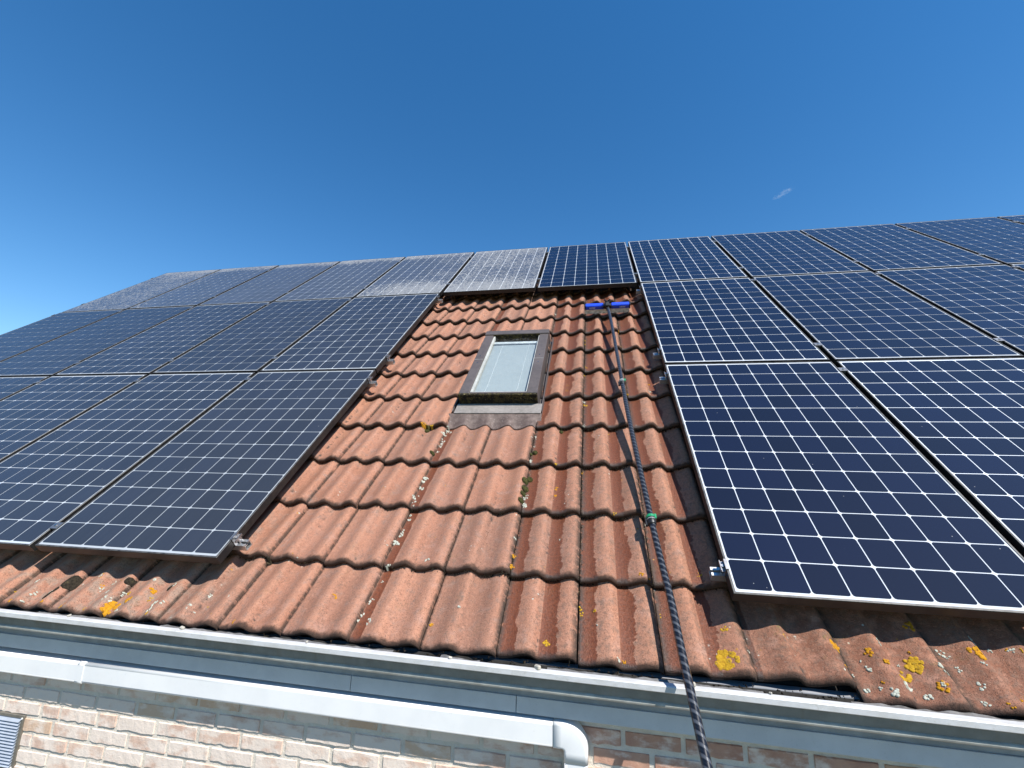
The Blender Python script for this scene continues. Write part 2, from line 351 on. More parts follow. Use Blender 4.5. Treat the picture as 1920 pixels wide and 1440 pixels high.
# ------------------------------------------------------------------ house
house = empty('house', (0, 0, GZ))
tag(house, 'brick house with a red tiled roof carrying rows of solar panels', 'house')
HX0, HX1 = -7.9, 6.1                         # gable positions
def hp(o):                                   # parent to the house keeping world placement
    o.parent = house; o.location = Vector(o.location) - Vector((0, 0, GZ)); return o
YW = -0.006                                  # front wall face (mortar)
VR = 5.16                                    # ridge position up the slope
def R2W(u, v, n): return Vector((u, v * CT - n * ST, v * ST + n * CT))
RY, RZ = R2W(0, VR, -0.20)[1:]
def build_house():
    # roof deck (slab under the tiles); local axes are roof axes
    g = G('roofing_felt'); p = g.pos(); a = g.noise(p, 40, 4); felt = g.pbr(g.mix(a, (0.018, 0.016, 0.015), (0.04, 0.036, 0.032)), 0.9, 0, 0.2)
    M = MB(); M.box(HX0 - 0.05, HX1 + 0.05, -0.225, VR, -0.235, -0.205)
    roof = M.build('roof', felt, rot=(TH, 0, 0)); hp(roof)
    # tile mesh
    NS = 36; rows = [(0.425, 0.0), (0.21, 0.0), (0.026, 0.0005), (0.0085, -0.0014), (0.002, -0.0075), (0.0, -0.015), (0.002, -0.027), (0.03, -0.0305)]
    V = []; F = []
    xs = [0.0016 + (0.2975 - 0.0016) * i / NS for i in range(NS + 1)]
    for (y, dz) in rows:
        for x in xs:
            z = AMP * wave(x) - TILT * y / EX + dz
            if x < 0.014: z -= 0.004 * (1 - x / 0.014)
            V.append((x, y, z))
    n1 = NS + 1
    for r in range(len(rows) - 1):
        for i in range(NS): F.append((r * n1 + i, (r + 1) * n1 + i, (r + 1) * n1 + i + 1, r * n1 + i + 1))
    # side skirts
    b = len(V)
    for r, (y, dz) in enumerate(rows[:6]):
        for i in (0, NS): q = V[r * n1 + i]; V.append((q[0], q[1], q[2] - 0.018))
    for r in range(5):
        F.append((r * n1, b + 2 * r, b + 2 * r + 2, (r + 1) * n1)); F.append((r * n1 + NS, (r + 1) * n1 + NS, b + 2 * r + 3, b + 2 * r + 1))
    first = obj('roof_tile', V, F, M_TILE, roof, smooth=True); tm = first.data
    bpy.data.objects.remove(first)
    cells = set()
    for r in range(0, 11):
        for k in range(-10, 2): cells.add((k, r))
    for r in (0, 1):
        for k in range(-14, 5): cells.add((k, r))
    R = random.Random(3)
    jit = {}
    for k in range(-33, 26):
        for r in range(0, 16): jit[(k, r)] = (R.uniform(-.0013, .0013), R.uniform(-.006, .006), R.uniform(-.0016, .0030), R.uniform(-.004, .004), R.uniform(-.006, .006))
    def place(k, r):
        j = jit[(k, r)]; dv = 0
        if r == 0:
            dv = R.uniform(-.006, .006)
            dv += 0.018
            if k >= 1: dv -= 0.030
            if k == 0: dv += 0.012
        return ((U0 + TW * k + j[0], V0 + EX * r + j[1] + dv, NC - AMP + j[2]), (j[3], j[4] * 0.6, j[3] * 0.6))
    # window hole: skip tiles wholly under the roof window frame
    def under(k, r):
        u0, u1 = U0 + TW * k, U0 + TW * (k + 1); a, b_ = V0 + EX * r, V0 + EX * (r + 1)
        return (u0 > -1.47 and u1 < -0.86) and ((a > 1.30 and b_ < 2.36) or r == 4)
    for (k, r) in sorted(cells, key=lambda q: (q[1], q[0])):
        if under(k, r): continue
        l, ro = place(k, r); inst('roof_tile', tm, roof, l, ro)
    # all the tiles hidden under the panels, one mass
    V2 = []; F2 = []
    nv = len(V)
    kmin = math.floor((HX0 - U0) / TW); kmax = math.floor((HX1 - U0) / TW)
    base = [Vector(q) for q in V]
    keep = [i for i in range(0, len(V))]
    for r in range(0, 15):
        for k in range(kmin, kmax + 1):
            if (k, r) in cells: continue
            l, ro = place(k, r); bidx = len(V2)
            for q in base: V2.append((q.x + l[0], q.y + l[1], q.z + l[2]))
            F2 += [tuple(bidx + i for i in f) for f in F]
    o = obj('tile_field', V2, F2, M_TILE, roof, smooth=True); o['kind'] = 'stuff'
    o['label'] = 'red roof tiles lying in shade under the solar panels'
    # back slope, ridge, gables
    back = MB(); yb = 2 * RY + 0.1
    zb = RZ - (yb - RY) * math.tan(TH)
    back.add([(HX0 - .05, RY, RZ), (HX1 + .05, RY, RZ), (HX1 + .05, yb, zb), (HX0 - .05, yb, zb),
              (HX0 - .05, RY, RZ - .09), (HX1 + .05, RY, RZ - .09), (HX1 + .05, yb, zb - .09), (HX0 - .05, yb, zb - .09)],
             [(0, 1, 2, 3), (7, 6, 5, 4), (0, 4, 5, 1), (3, 2, 6, 7), (0, 3, 7, 4), (1, 5, 6, 2)])
    hp(back.build('back_roof', M_TILE))
    rg = MB(); x = HX0 - .06; i = 0
    while x < HX1:
        L = 0.40; pr = []
        for t in range(9):
            a_ = math.pi * t / 8; rr = 0.10 + (0.004 if i % 2 else 0)
            pr.append((RY + math.cos(a_) * rr, RZ - 0.02 + math.sin(a_) * rr * 0.9))
        rg.extr(pr, x, min(x + L, HX1 + .06)); x += L - 0.02; i += 1
    hp(rg.build('ridge', M_TILE))
    return roof
ROOF = build_house()

def mat_brick(piece):
    g = G('pink_brick' if piece else 'brick_wall'); p = g.pos()
    s = g.sep(p)
    a = g.noise(p, 16, 5, 0.65); b = g.noise(p, 70, 5, 0.7); cc = g.noise(p, 4, 3)
    lime = g.noise(g.xyz(s[0], g.mul(s[2], 1.8), s[1]), 11, 5, 0.62)
    if piece:
        rd = g.rand()
        c = g.mix(rd, (0.58, 0.41, 0.33), (0.68, 0.52, 0.42))
        c = g.mix(g.mul(g.ss(a, 0.35, 0.65), 0.4), c, (0.57, 0.38, 0.30))
        c = g.mix(g.mul(g.ss(s[0], -1.1, -0.3), 0.75), c, g.mix(g.ss(a, 0.35, 0.65), (0.44, 0.24, 0.165), (0.36, 0.175, 0.12)))  # darker red-brown to the right: shade on the wall put into the colour
        r2 = g.math('FRACT', g.mul(rd, 7.31))
        c = g.mix(g.mul(g.ss(r2, 0.86, 0.90), 0.35), c, (0.62, 0.46, 0.28))
        th = g.add(0.22, g.mul(r2, 0.22))
        th = g.add(th, g.mul(g.ss(s[0], -1.2, -0.4), 0.16))
        c = g.mix(g.mul(g.ss(lime, th, g.add(th, 0.22)), 0.75), c, (0.78, 0.71, 0.64))
    else:
        br = g.n('ShaderNodeTexBrick'); g.set(br.inputs['Vector'], g.xyz(s[0], s[2], 0.0))
        br.inputs['Scale'].default_value = 1.0; br.inputs['Brick Width'].default_value = 0.205; br.inputs['Row Height'].default_value = 0.0615; br.inputs['Mortar Size'].default_value = 0.006
        br.inputs['Color1'].default_value = (0.55, 0.33, 0.25, 1); br.inputs['Color2'].default_value = (0.62, 0.45, 0.35, 1); br.inputs['Mortar'].default_value = (0.56, 0.52, 0.44, 1)
        c = g.mix(g.mul(g.ss(lime, 0.4, 0.6), 0.6), br.outputs[0], (0.68, 0.61, 0.53))
    c = g.mix(1.0, c, (0.88, 0.86, 0.84), 'MULTIPLY')
    h = g.add(g.mul(a, 0.6), g.mul(b, 0.4))
    return g.pbr(c, 0.95, 0, 0.15, g.bump(h, 0.8, 0.006))
def mat_mortar():
    g = G('lime_mortar'); p = g.pos(); a = g.noise(p, 22, 5, 0.7); b = g.noise(p, 120, 4, 0.7)
    c = g.mix(g.ss(a, 0.3, 0.7), (0.55, 0.49, 0.415), (0.65, 0.595, 0.515))
    return g.pbr(g.mix(g.mul(b, 0.25), c, (0.42, 0.38, 0.32)), 0.95, 0, 0.15, g.bump(g.add(a, g.mul(b, 0.6)), 0.8, 0.006))

def walls():
    MW = mat_brick(False); MP = mat_brick(True); MM = mat_mortar()
    M = MB()
    zt = -0.42
    X0, X1, Z0 = -4.3, 1.4, -1.30            # patch with separate bricks
    M.box(HX0, X0, YW, YW + .3, GZ - .1, zt); M.box(X1, HX1, YW, YW + .3, GZ - .1, zt); M.box(X0, X1, YW, YW + .3, GZ - .1, Z0)
    M.box(X0, X1, YW, YW + .3, Z0, zt, 1)
    yb = 2 * RY - YW - 0.1
    B_ = MB(); B_.box(HX0, HX1, yb - .3, yb, GZ - .1, zt); hp(B_.build('back_wall', MW))
    wall = hp(M.build('wall', MW, mats=[MM]))
    gm = MB()
    for x in (HX0, HX1 - .3):
        pr = [(YW + .3, GZ - .1), (YW + .3, zt), (RY, RZ - .15), (yb - .3, zt), (yb - .3, GZ - .1)]
        gm.extr(pr, x, x + .3)
    hp(gm.build('gable_wall', MW))
    # bricks
    R = random.Random(11); CH = 0.0615; BL = 0.205; z = -0.4745; row = 0
    sh = []
    while z - CH > Z0 + 0.0:
        x = X0 + (0.10 if row % 2 else 0.0) + R.uniform(-.01, .01)
        while x < X1 - .05:
            L = BL - 0.0105 + R.uniform(-.006, .006); H = CH - 0.0125 + R.uniform(-.003, .003)
            if row % 5 == 3 and R.random() < .12: L = 0.095
            e = min(x + L, X1 - 0.002)
            if e - x < 0.03: x = e + .011; continue
            # ragged outline
            n = 9; out = 0.0035 + R.uniform(-.0015, .0035)
            zt_, zb_ = z, z - H
            top = []; bot = []
            sd_ = R.uniform(0, 100); tl = R.uniform(-.002, .002)
            for i in range(n + 1):
                t = i / n; X = x + (e - x) * t
                top.append((X, zt_ + 0.0018 * mnoise.noise((X * 22, sd_, 0)) + tl * (t - .5)))
                bot.append((X, zb_ + 0.0052 * mnoise.noise((X * 30, sd_, 5)) + 0.003 * mnoise.noise((X * 75, sd_, 9)) + tl * (t - .5)))
            V = []; F = []
            yo = YW - out; bv = 0.0045
            for (X, Z) in top: V.append((X, YW + .012, Z + .001))
            for (X, Z) in bot: V.append((X, YW + .012, Z - .0005))
            for i, (X, Z) in enumerate(top): V.append((X + (bv if i == 0 else (-bv if i == n else 0)), yo + R.uniform(-.0006, .0006), Z - bv))
            for i, (X, Z) in enumerate(bot): V.append((X + (bv if i == 0 else (-bv if i == n else 0)), yo + R.uniform(-.0012, .0006), Z + bv * 0.25))
            q = n + 1
            for i in range(n):
                F += [(i, i + 1, 2 * q + i + 1, 2 * q + i), (2 * q + i, 2 * q + i + 1, 3 * q + i + 1, 3 * q + i), (3 * q + i, 3 * q + i + 1, q + i + 1, q + i)]
            F += [(0, 2 * q, 3 * q, q), (n, q + n, 3 * q + n, 2 * q + n)]
            V = [(a, b, c - GZ) for a, b, c in V]
            # skip behind the vent
            if not (x > -3.235 and e < -3.04 and z < -0.715 and z - H > -0.92):
                sh.append(obj('brick', V, F, MP, wall))
            x = e + 0.0105 + R.uniform(-.002, .002)
        z -= CH; row += 1
    for o in sh:                              # wall sits at the house origin offset
        o.location = (-wall.location[0], -wall.location[1], -wall.location[2])
    return wall
WALL = walls()

def eaves():
    X0, X1 = HX0 - 0.1, HX1 + 0.1
    gz = mat_simple('weathered_grey_gutter', (0.33, 0.33, 0.30), 0.5, 0.0, 26, 0.35, 0.1)
    g = G('gutter_white_pvc'); p = g.pos(); s = g.sep(p)
    a = g.noise(g.xyz(g.mul(s[0], 3.0), g.mul(s[1], 8), g.mul(s[2], 8)), 4, 5, 0.65); b = g.noise(p, 55, 4, 0.7)
    c = g.mix(g.ss(a, 0.35, 0.7), (0.52, 0.525, 0.535), (0.43, 0.43, 0.42)); c = g.mix(g.mul(g.ss(b, 0.55, 0.75), 0.35), c, (0.30, 0.28, 0.23))
    lipm = g.pbr(c, 0.42, 0, 0.5, g.bump(b, 0.05, 0.001))
    g = G('gutter_face_shaded_dirty_pvc'); p = g.pos(); s = g.sep(p)
    a = g.noise(g.xyz(g.mul(s[0], 30), s[1], g.mul(s[2], 4)), 1.0, 5, 0.7); b = g.noise(p, 14, 5, 0.65)
    c = g.mix(g.ss(b, 0.3, 0.7), (0.21, 0.215, 0.20), (0.155, 0.16, 0.15)); c = g.mix(g.mul(g.ss(a, 0.5, 0.75), 0.5), c, (0.17, 0.145, 0.11))  # base grey carries the shade under the lip; brown streaks are dirt
    c = g.mix(g.mul(g.ss(s[2], -0.292, -0.272), g.mul(g.ss(b, 0.4, 0.6), 0.6)), c, (0.15, 0.12, 0.09))
    facem = g.pbr(c, 0.5, 0, 0.4, g.bump(b, 0.06, 0.001))
    dark = mat_simple('gutter_inside_dark', (0.05, 0.047, 0.042), 0.9, 0, 40, 0.4, 0.5)  # near-black colour for the gutter's inner and back faces
    # gutter shell: list of (y, z) outer front then inside
    M = MB()
    outer = [(-0.130, -0.2545), (-0.150, -0.2560), (-0.1525, -0.2585), (-0.1525, -0.2745), (-0.150, -0.2770), (-0.139, -0.2770)]
    face = [(-0.139, -0.2770), (-0.1335, -0.2800), (-0.1245, -0.3160)]
    bead = [(-0.1245, -0.3160)] + [(-0.1175 - 0.0105 * math.sin(math.pi * t / 6) , -0.3255 + 0.0095 * math.cos(math.pi * t / 6)) for t in range(7)] + [(-0.110, -0.3365)]
    bott = [(-0.110, -0.3365), (-0.064, -0.3365), (-0.060, -0.3365)]
    inside = [(-0.060, -0.3335), (-0.108, -0.3335), (-0.122, -0.300), (-0.130, -0.2545)]
    back = [(-0.0605, -0.3365), (-0.0605, -0.272), (-0.0585, -0.272), (-0.0585, -0.3365)]
    def strip(pr, mi): M.extr(pr, X0, X1, mi, closed=False)
    strip(outer, 0); strip(face, 1); strip(bead, 2); strip(bott, 1); strip(inside, 3); M.extr(back, X0, X1, 3)
    gut = hp(M.build('gutter', lipm, mats=[facem, gz, dark], smooth=False)); gut.rotation_euler[1] = 0.0055; gut.location[2] -= 0.0043
    # end caps + joint sleeves of the gutter
    for xj in (-4.2, 2.35):
        J = MB(); J.extr([(y - 0.0016, z + 0.0012 * (1 if i < 3 else -1)) for i, (y, z) in enumerate(outer + face[1:] + bead[1:])], xj - .025, xj + .025, 0, closed=False)
        o = J.build('gutter_joint', lipm); o.parent = gut
    # leaves, felt edge and grit lying in the gutter
    feltm = mat_simple('grey_felt_edge', (0.16, 0.155, 0.15), 0.55, 0, 60, 0.5, 0.4)
    R = random.Random(5)
    M = MB(); N = 520; pts = []
    for i in range(N + 1):
        x = -3.6 + 4.9 * i / N
        yy = -0.119 + 0.010 * mnoise.noise((x * 5, 3, 1)); zz = -0.262 - .0055 * (x + .79) + 0.006 * mnoise.noise((x * 9, 8, 1)) + 0.004 * mnoise.noise((x * 31, 2, 1))
        pts.append((x, yy, zz))
    V = []; F = []
    for (x, y, z) in pts: V += [(x, y - .004, z - .004), (x, y + .016, z + .002)]
    for i in range(N):
        if mnoise.noise((pts[i][0] * 3.1, 1, 7)) > -0.12: F.append((2 * i, 2 * i + 1, 2 * i + 3, 2 * i + 2))
    M.add(V, F); o = M.build('felt_edge', feltm, smooth=True); hp(o); 
    grit = mat_simple('pale_mortar_crumb', (0.42, 0.39, 0.33), 0.9, 0, 80, 0.35, 0.5)
    for (x, s_) in ((-0.70, .016), (-0.19, .017), (-2.17, .014), (-1.02, .008), (-1.6, .007), (-2.75, .009), (0.05, .006)):
        M = MB(); M.box(-s_ * .8, s_ * .8, -s_ * .45, s_ * .45, -s_ * .4, s_ * .4, bev=s_ * .2)
        o = M.build('mortar_crumb', grit, rot=(R.uniform(-.3, .3), R.uniform(-.3, .3), R.uniform(0, 3))); o.location = (x, -0.133, -0.2500 - 0.0055 * (x + .79)); hp(o)
    # fascia boards
    g = G('grey_blue_fascia_board'); p = g.pos(); a = g.noise(p, 9, 5, 0.6); b = g.noise(p, 150, 3, 0.7)
    c = g.mix(g.ss(a, 0.3, 0.7), (0.44, 0.455, 0.47), (0.50, 0.515, 0.53)); c = g.mix(g.mul(g.ss(b, 0.62, 0.75), 0.4), c, (0.25, 0.23, 0.2))
    fm = g.pbr(c, 0.5, 0, 0.4, g.bump(b, 0.05, 0.001))
    M = MB(); M.box(X0 + .02, X1 - .02, -0.0575, -0.020, -0.3855, -0.275, 0); fb = hp(M.build('fascia_backing', mat_simple('grey_fascia_backing', (0.30, 0.31, 0.33), 0.6, 0, 20, 0.25, 0.05)))
    js = [X0 + .02, -5.2, -1.438, -0.784, 2.9, X1 - .02]
    for a_, b_ in zip(js, js[1:]):
        M = MB(); M.box(a_ + .0012, b_ - .0012, -0.0645, -0.0335, -0.4375, -0.3835, bev=0.0012)
        q = hp(M.build('fascia_board', fm)); q.rotation_euler[1] = .0042; q.location[2] += .0005
    M = MB(); M.box(X0 + .02, X1 - .02, -0.0325, YW + .02, -0.4340, -0.4215); hp(M.build('soffit', fm))
eaves()

def downpipe():
    g = G('white_pvc_pipe'); p = g.pos(); a = g.noise(p, 6, 4, 0.6); b = g.noise(p, 60, 4, 0.7)
    c = g.mix(g.ss(a, 0.3, 0.7), (0.72, 0.72, 0.715), (0.66, 0.665, 0.67)); c = g.mix(g.mul(g.ss(b, 0.64, 0.75), 0.25), c, (0.42, 0.40, 0.36))
    pm = g.pbr(c, 0.38, 0, 0.5)
    dp = empty('downpipe', (0, 0, 0)); hp(dp)
    yf, yb, zt, zb = -0.0760, -0.0120, -0.4425, -0.5230
    def ring(y0, y1, z0, z1, r=0.0105, k=5):
        o = []
        for cx, cz, a0 in ((y0 + r, z1 - r, 90), (y0 + r, z0 + r, 180), (y1 - r, z0 + r, 270), (y1 - r, z1 - r, 0)):
            for i in range(k + 1):
                t = math.radians(a0 + 90 * i / k); o.append((cx + math.cos(t) * r, cz + math.sin(t) * r))
        return o
    def done(M, name):
        o = M.build(name, pm, smooth=False); o.parent = dp
        me = o.data
        for q in me.polygons:
            es = [(me.vertices[q.vertices[i]].co - me.vertices[q.vertices[i - 1]].co).length for i in range(len(q.vertices))]
            q.use_smooth = len(q.vertices) == 4 and (min(es) < .0062 or name == 'elbow')
        return o
    sl = 0.0
    M = MB(); M.extr(ring(yf, yb, zb, zt), -5.4, -2.69); done(M, 'pipe_length')
    M = MB(); M.extr(ring(yf, yb, zb, zt), -2.69, -0.652); done(M, 'pipe_length')
    M = MB(); M.extr(ring(yf - .0022, yb + .001, zb - .0022, zt + .0022, .0115), -2.725, -2.69); done(M, 'pipe_sleeve')
    # elbow: section swept round a quarter bend towards the ground
    W = zt - zb; rc = 0.008
    sec = ring(yf - .0018, yb + .001, -W / 2 - .0018, W / 2 + .0018, .0115)
    path = [((-0.650, (zt + zb) / 2), 0.0)]
    cx, cz = -0.650 + 0.030, (zt + zb) / 2
    R_ = W / 2 + rc
    for i in range(11):
        t = math.pi / 2 * i / 10
        path.append(((cx + R_ * math.sin(t), cz - R_ * (1 - math.cos(t))), t))
    path.append(((cx + R_, cz - R_ - 0.03), math.pi / 2))
    V = []; F = []; n = len(sec)
    for (x, z), t in path:
        for (y, d) in sec: V.append((x + d * math.sin(t), y, z + d * math.cos(t)))
    for i in range(len(path) - 1):
        for k in range(n): F.append((i * n + k, i * n + (k + 1) % n, (i + 1) * n + (k + 1) % n, (i + 1) * n + k))
    F += [tuple(range(n)), tuple(range((len(path) - 1) * n, len(path) * n))]
    M = MB(); M.add(V, F); done(M, 'elbow')
    xc = cx + R_; zs = cz - R_ - 0.028
    V = []
    for z in (zs, GZ + 0.07):
        for (y, d) in ring(yf, yb, -W / 2, W / 2): V.append((xc + d, y, z))
    F = [(k, (k + 1) % n, n + (k + 1) % n, n + k) for k in range(n)] + [tuple(range(n)), tuple(range(n, 2 * n))]
    M = MB(); M.add(V, F); done(M, 'pipe_length')
    return dp
DP = downpipe()
# vertex data above is in world heights: shift the empty so children land right
DP.location = (0, 0, -GZ)

def vent():
    fr = mat_simple('brown_grey_vent_frame', (0.16, 0.145, 0.12), 0.6, 0.2, 60, 0.3, 0.1)
    sl = mat_simple('blue_grey_vent_slat', (0.46, 0.50, 0.56), 0.38, 0.3, 50, 0.15, 0.05)
    wh = mat_simple('white_vent_screw', (0.75, 0.75, 0.73), 0.5, 0, 50, 0.1, 0)
    vt = empty('air_vent', (-3.1395, YW, -0.817 - GZ), parent=house)
    W, H, y0 = 0.101, 0.106, -0.010
    M = MB(); b = 0.013
    M.box(-W, W, y0, 0.002, H - b, H, bev=.0015); M.box(-W, W, y0, 0.002, -H, -H + b, bev=.0015)
    M.box(-W, -W + b, y0 + .0004, 0.002, -H + b, H - b); M.box(W - b, W, y0 + .0004, 0.002, -H + b, H - b)
    M.build('vent_frame', fr, vt)
    M = MB(); M.box(-W + b, W - b, -.001, .002, -H + b, H - b); M.build('vent_mesh', mat_simple('vent_dark', (0.03, 0.03, 0.035), 0.8), vt)
    n = 15; st = (2 * H - 2 * b) / n; S = MB()
    S.add([(-W + b, -0.004, st * .42), (W - b, -0.004, st * .42), (W - b, -0.0175, -st * .5), (-W + b, -0.0175, -st * .5), (-W + b, -0.0165, -st * .62), (W - b, -0.0165, -st * .62)], [(0, 3, 2, 1), (3, 4, 5, 2)])
    o = S.build('vent_slat', sl, vt); d = o.data; bpy.data.objects.remove(o)
    for i in range(n): inst('vent_slat', d, vt, (0, 0, -H + b + st * (i + .55)))
    C_ = MB(); C_.tube([(0, -.0125, 0), (0, -.009, 0)], .004, 10); o = C_.build('screw', wh, vt); d = o.data; bpy.data.objects.remove(o)
    for sx, sz in ((-.088, .098), (.093, .094), (-.092, -.097), (.09, -.096)): inst('screw', d, vt, (sx, 0, sz))
vent()

# ------------------------------------------------------------------ roof window
def roof_window():
    U1, U2, VA, VB = -1.432, -0.872, 1.395, 2.378
    cl = mat_simple('brown_grey_window_cladding', (0.098, 0.082, 0.078), 0.5, 0.2, 40, 0.25, 0.12)
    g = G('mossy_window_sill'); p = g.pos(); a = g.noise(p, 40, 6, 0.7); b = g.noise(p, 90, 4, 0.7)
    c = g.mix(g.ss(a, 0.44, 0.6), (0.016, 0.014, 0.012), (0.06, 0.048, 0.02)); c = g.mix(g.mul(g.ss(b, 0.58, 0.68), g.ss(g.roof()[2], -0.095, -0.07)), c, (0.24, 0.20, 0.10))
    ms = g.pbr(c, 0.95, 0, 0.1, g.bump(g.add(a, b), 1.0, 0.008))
    wh = mat_simple('pale_glazing_bead', (0.42, 0.42, 0.39), 0.5, 0.1, 70, 0.25, 0.1)
    ld_ = mat_simple('grey_flashing_sheet', (0.22, 0.20, 0.185), 0.6, 0.0, 60, 0.3, 0.15)
    win = empty('roof_window', (0, 0, -GZ), (TH, 0, 0), parent=house)
    tp, bt = -0.036, -0.165
    fw = 0.074
    M = MB(); M.box(U1, U1 + fw, VA + .004, VB - .052, bt, tp, bev=.003); M.build('side_cladding', cl, win)
    M = MB(); M.box(U2 - fw, U2, VA + .004, VB - .052, bt, tp, bev=.003); M.build('side_cladding', cl, win)
    M = MB(); M.box(U1 - .004, U2 + .004, VB - .052, VB + .02, bt, tp + .010, bev=.004); M.build('top_hood', cl, win)
    M = MB(); M.box(U1 + fw, U2 - fw, VB - .0565, VB - .0525, -0.09, tp + .004, bev=.001); M.build('hood_face_moss_shade', ms, win)  # added dark strip: moss, with the hood front's shade in its colour
    # cladding joint straps
    for a_, b_ in ((U1 + .002, U1 + fw), (U2 - fw, U2 - .002)):
        M = MB(); M.box(a_, b_, 1.885, 1.889, tp - .01, tp + .0016); M.build('cladding_joint', mat_simple('joint_grey', (0.3, 0.29, 0.28), .5), win)
        for vv in (1.83, 1.945):
            C_ = MB(); C_.tube([((a_ + b_) / 2, vv, tp - .002), ((a_ + b_) / 2, vv, tp + .002)], .0045, 10); C_.build('screw', M_STEEL, win)
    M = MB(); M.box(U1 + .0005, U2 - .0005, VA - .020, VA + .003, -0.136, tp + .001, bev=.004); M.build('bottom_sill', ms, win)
    M = MB(); M.box(U1 + .02, U2 - .02, VA + .003, VA + .030, -0.10, tp - .008, bev=.002); M.build('bottom_rail', cl, win)
    # glazing bead
    M = MB(); gu1, gu2, gv1, gv2 = U1 + fw + .001, U2 - fw - .001, VA + .031, VB - .058
    M.box(gu1, gu1 + .016, gv1, gv2, -0.075, tp - .010, bev=.002); M.box(gu2 - .009, gu2, gv1, gv2, -0.075, tp - .010, bev=.002); M.box(gu1 + .016, gu2 - .009, gv1, gv1 + .009, -0.075, tp - .012, bev=.002)
    M.build('glazing_bead', wh, win)
    # blind: closed slats behind the pane
    g = G('pale_blind'); p = g.pos(); u, v, n = g.roof()
    c = g.mix(g.noise(p, 5, 3), (0.36, 0.395, 0.41), (0.42, 0.455, 0.47)); bl = g.pbr(c, 0.7, 0, 0.3)
    S = MB(); sv = .0155; S.add([(gu1 + .012, 0, 0), (gu2 - .012, 0, 0), (gu2 - .012, sv * .93, .0035), (gu1 + .012, sv * .93, .0035)], [(0, 1, 2, 3)])
    o = S.build('blind_slat', bl, win); d = o.data; bpy.data.objects.remove(o)
    nn = int((gv2 - gv1 - .10) / sv)
    for i in range(nn): inst('blind_slat', d, win, (0, gv1 + .012 + sv * i, -0.094 + rnd.uniform(-.0006, .0006)))
    M = MB(); M.box(gu1 + .006, gu2 - .006, gv2 - .078, gv2 - .042, -0.098, -0.080, bev=.004); M.build('blind_head', mat_simple('blind_head_white', (0.74, 0.76, 0.76), .5), win)
    for uu in (-1.265, -1.035):
        M = MB(); M.tube([(uu - .01, gv1 + .01, -0.0875), (uu, gv1 + .12, -0.0875), (uu + .002, gv2 - .08, -0.0875)], .0011, 6); M.build('blind_cord', mat_simple('blind_cord_white', (0.8, 0.82, 0.83), .6), win)
    M = MB(); M.box(gu1 - .01, gu2 + .01, gv1 - .005, gv2 + .004, -0.104, -0.100); M.build('window_lining', mat_simple('window_lining_grey', (0.35, 0.35, 0.34), .6), win)
    # pane
    g = G('window_glass'); p = g.pos(); fr = g.n('ShaderNodeFresnel'); fr.inputs[0].default_value = 1.5
    tr = g.n('ShaderNodeBsdfTransparent'); tr.inputs[0].default_value = (0.86, 0.91, 0.92, 1)
    gl = g.n('ShaderNodeBsdfGlossy'); gl.inputs['Roughness'].default_value = 0.03
    df = g.n('ShaderNodeBsdfDiffuse'); df.inputs[0].default_value = (0.5, 0.5, 0.48, 1)
    m1 = g.n('ShaderNodeMixShader'); g.set(m1.inputs[0], g.math('MULTIPLY', fr.outputs[0], 1.9, clamp=True)); g.t.links.new(tr.outputs[0], m1.inputs[1]); g.t.links.new(gl.outputs[0], m1.inputs[2])
    m2 = g.n('ShaderNodeMixShader'); g.set(m2.inputs[0], g.mul(g.ss(g.noise(p, 60, 5, 0.7), 0.45, 0.8), 0.22)); g.t.links.new(m1.outputs[0], m2.inputs[1]); g.t.links.new(df.outputs[0], m2.inputs[2])
    g.t.links.new(m2.outputs[0], g.out.inputs[0])
    obj('pane', [(gu1 + .002, gv1 + .002, -.066), (gu2 - .002, gv1 + .002, -.066), (gu2 - .002, gv2 - .002, -.066), (gu1 + .002, gv2 - .002, -.066)], [(0, 1, 2, 3)], g.mat, win)
    # side gutters of flashing and the dressed apron
    for a_, b_ in ((U1 - .034, U1 - .002), (U2 + .002, U2 + .034)):
        M = MB(); M.box(a_, b_, VA - .10, VB + .02, -0.185, -0.150, bev=.003)
        M.box(a_ if a_ < U1 - .02 else b_ - .006, a_ + .006 if a_ < U1 - .02 else b_, VA - .10, VB + .02, -0.150, -0.118); M.build('side_flashing', cl, win)
    M = MB(); M.box(U1 - .012, U2 + .030, VA - .128, VA - .018, -0.120, -0.112, bev=.002); M.build('apron_plate', ld_, win)
    V = []; F = []; N, K = 60, 8
    for j in range(K + 1):
        for i in range(N + 1):
            u_ = U1 - .050 + (U2 + .036 - U1 + .050) * i / N; t = j / K
            ve = 1.160 - 0.006 * (1 - wave(u_ - U0)) + .003 * mnoise.noise((u_ * 11, 2, 2)) + (0.03 if i < 2 else 0)
            vv = ve + (VA - .125 - ve) * t
            dress = NC - AMP + AMP * wave(u_ - U0) - TILT + .007 + .0012 * mnoise.noise((u_ * 60, vv * 12, 4))
            V.append((u_, vv, dress * (1 - t ** 1.6) + (-.118) * t ** 1.6))
    for j in range(K):
        for i in range(N): a_ = j * (N + 1) + i; F.append((a_, a_ + 1, a_ + N + 2, a_ + N + 1))
    g = G('ribbed_apron_sheet'); u, v, n = g.roof(); p = g.pos(); a = g.noise(p, 30, 5, 0.65)
    rb = g.math('SINE', g.mul(u, 900)); c = g.mix(g.ss(a, 0.35, 0.7), (0.085, 0.058, 0.050), (0.15, 0.110, 0.095)); c = g.mix(g.mul(g.ss(g.noise(p, 130, 3), 0.62, 0.74), 0.45), c, (0.55, 0.52, 0.48))
    am = g.pbr(c, 0.6, 0.0, 0.35, g.bump(g.mul(rb, 0.5), 0.5, 0.002))
    o = obj('apron_flashing', V, F, am, win, smooth=True)
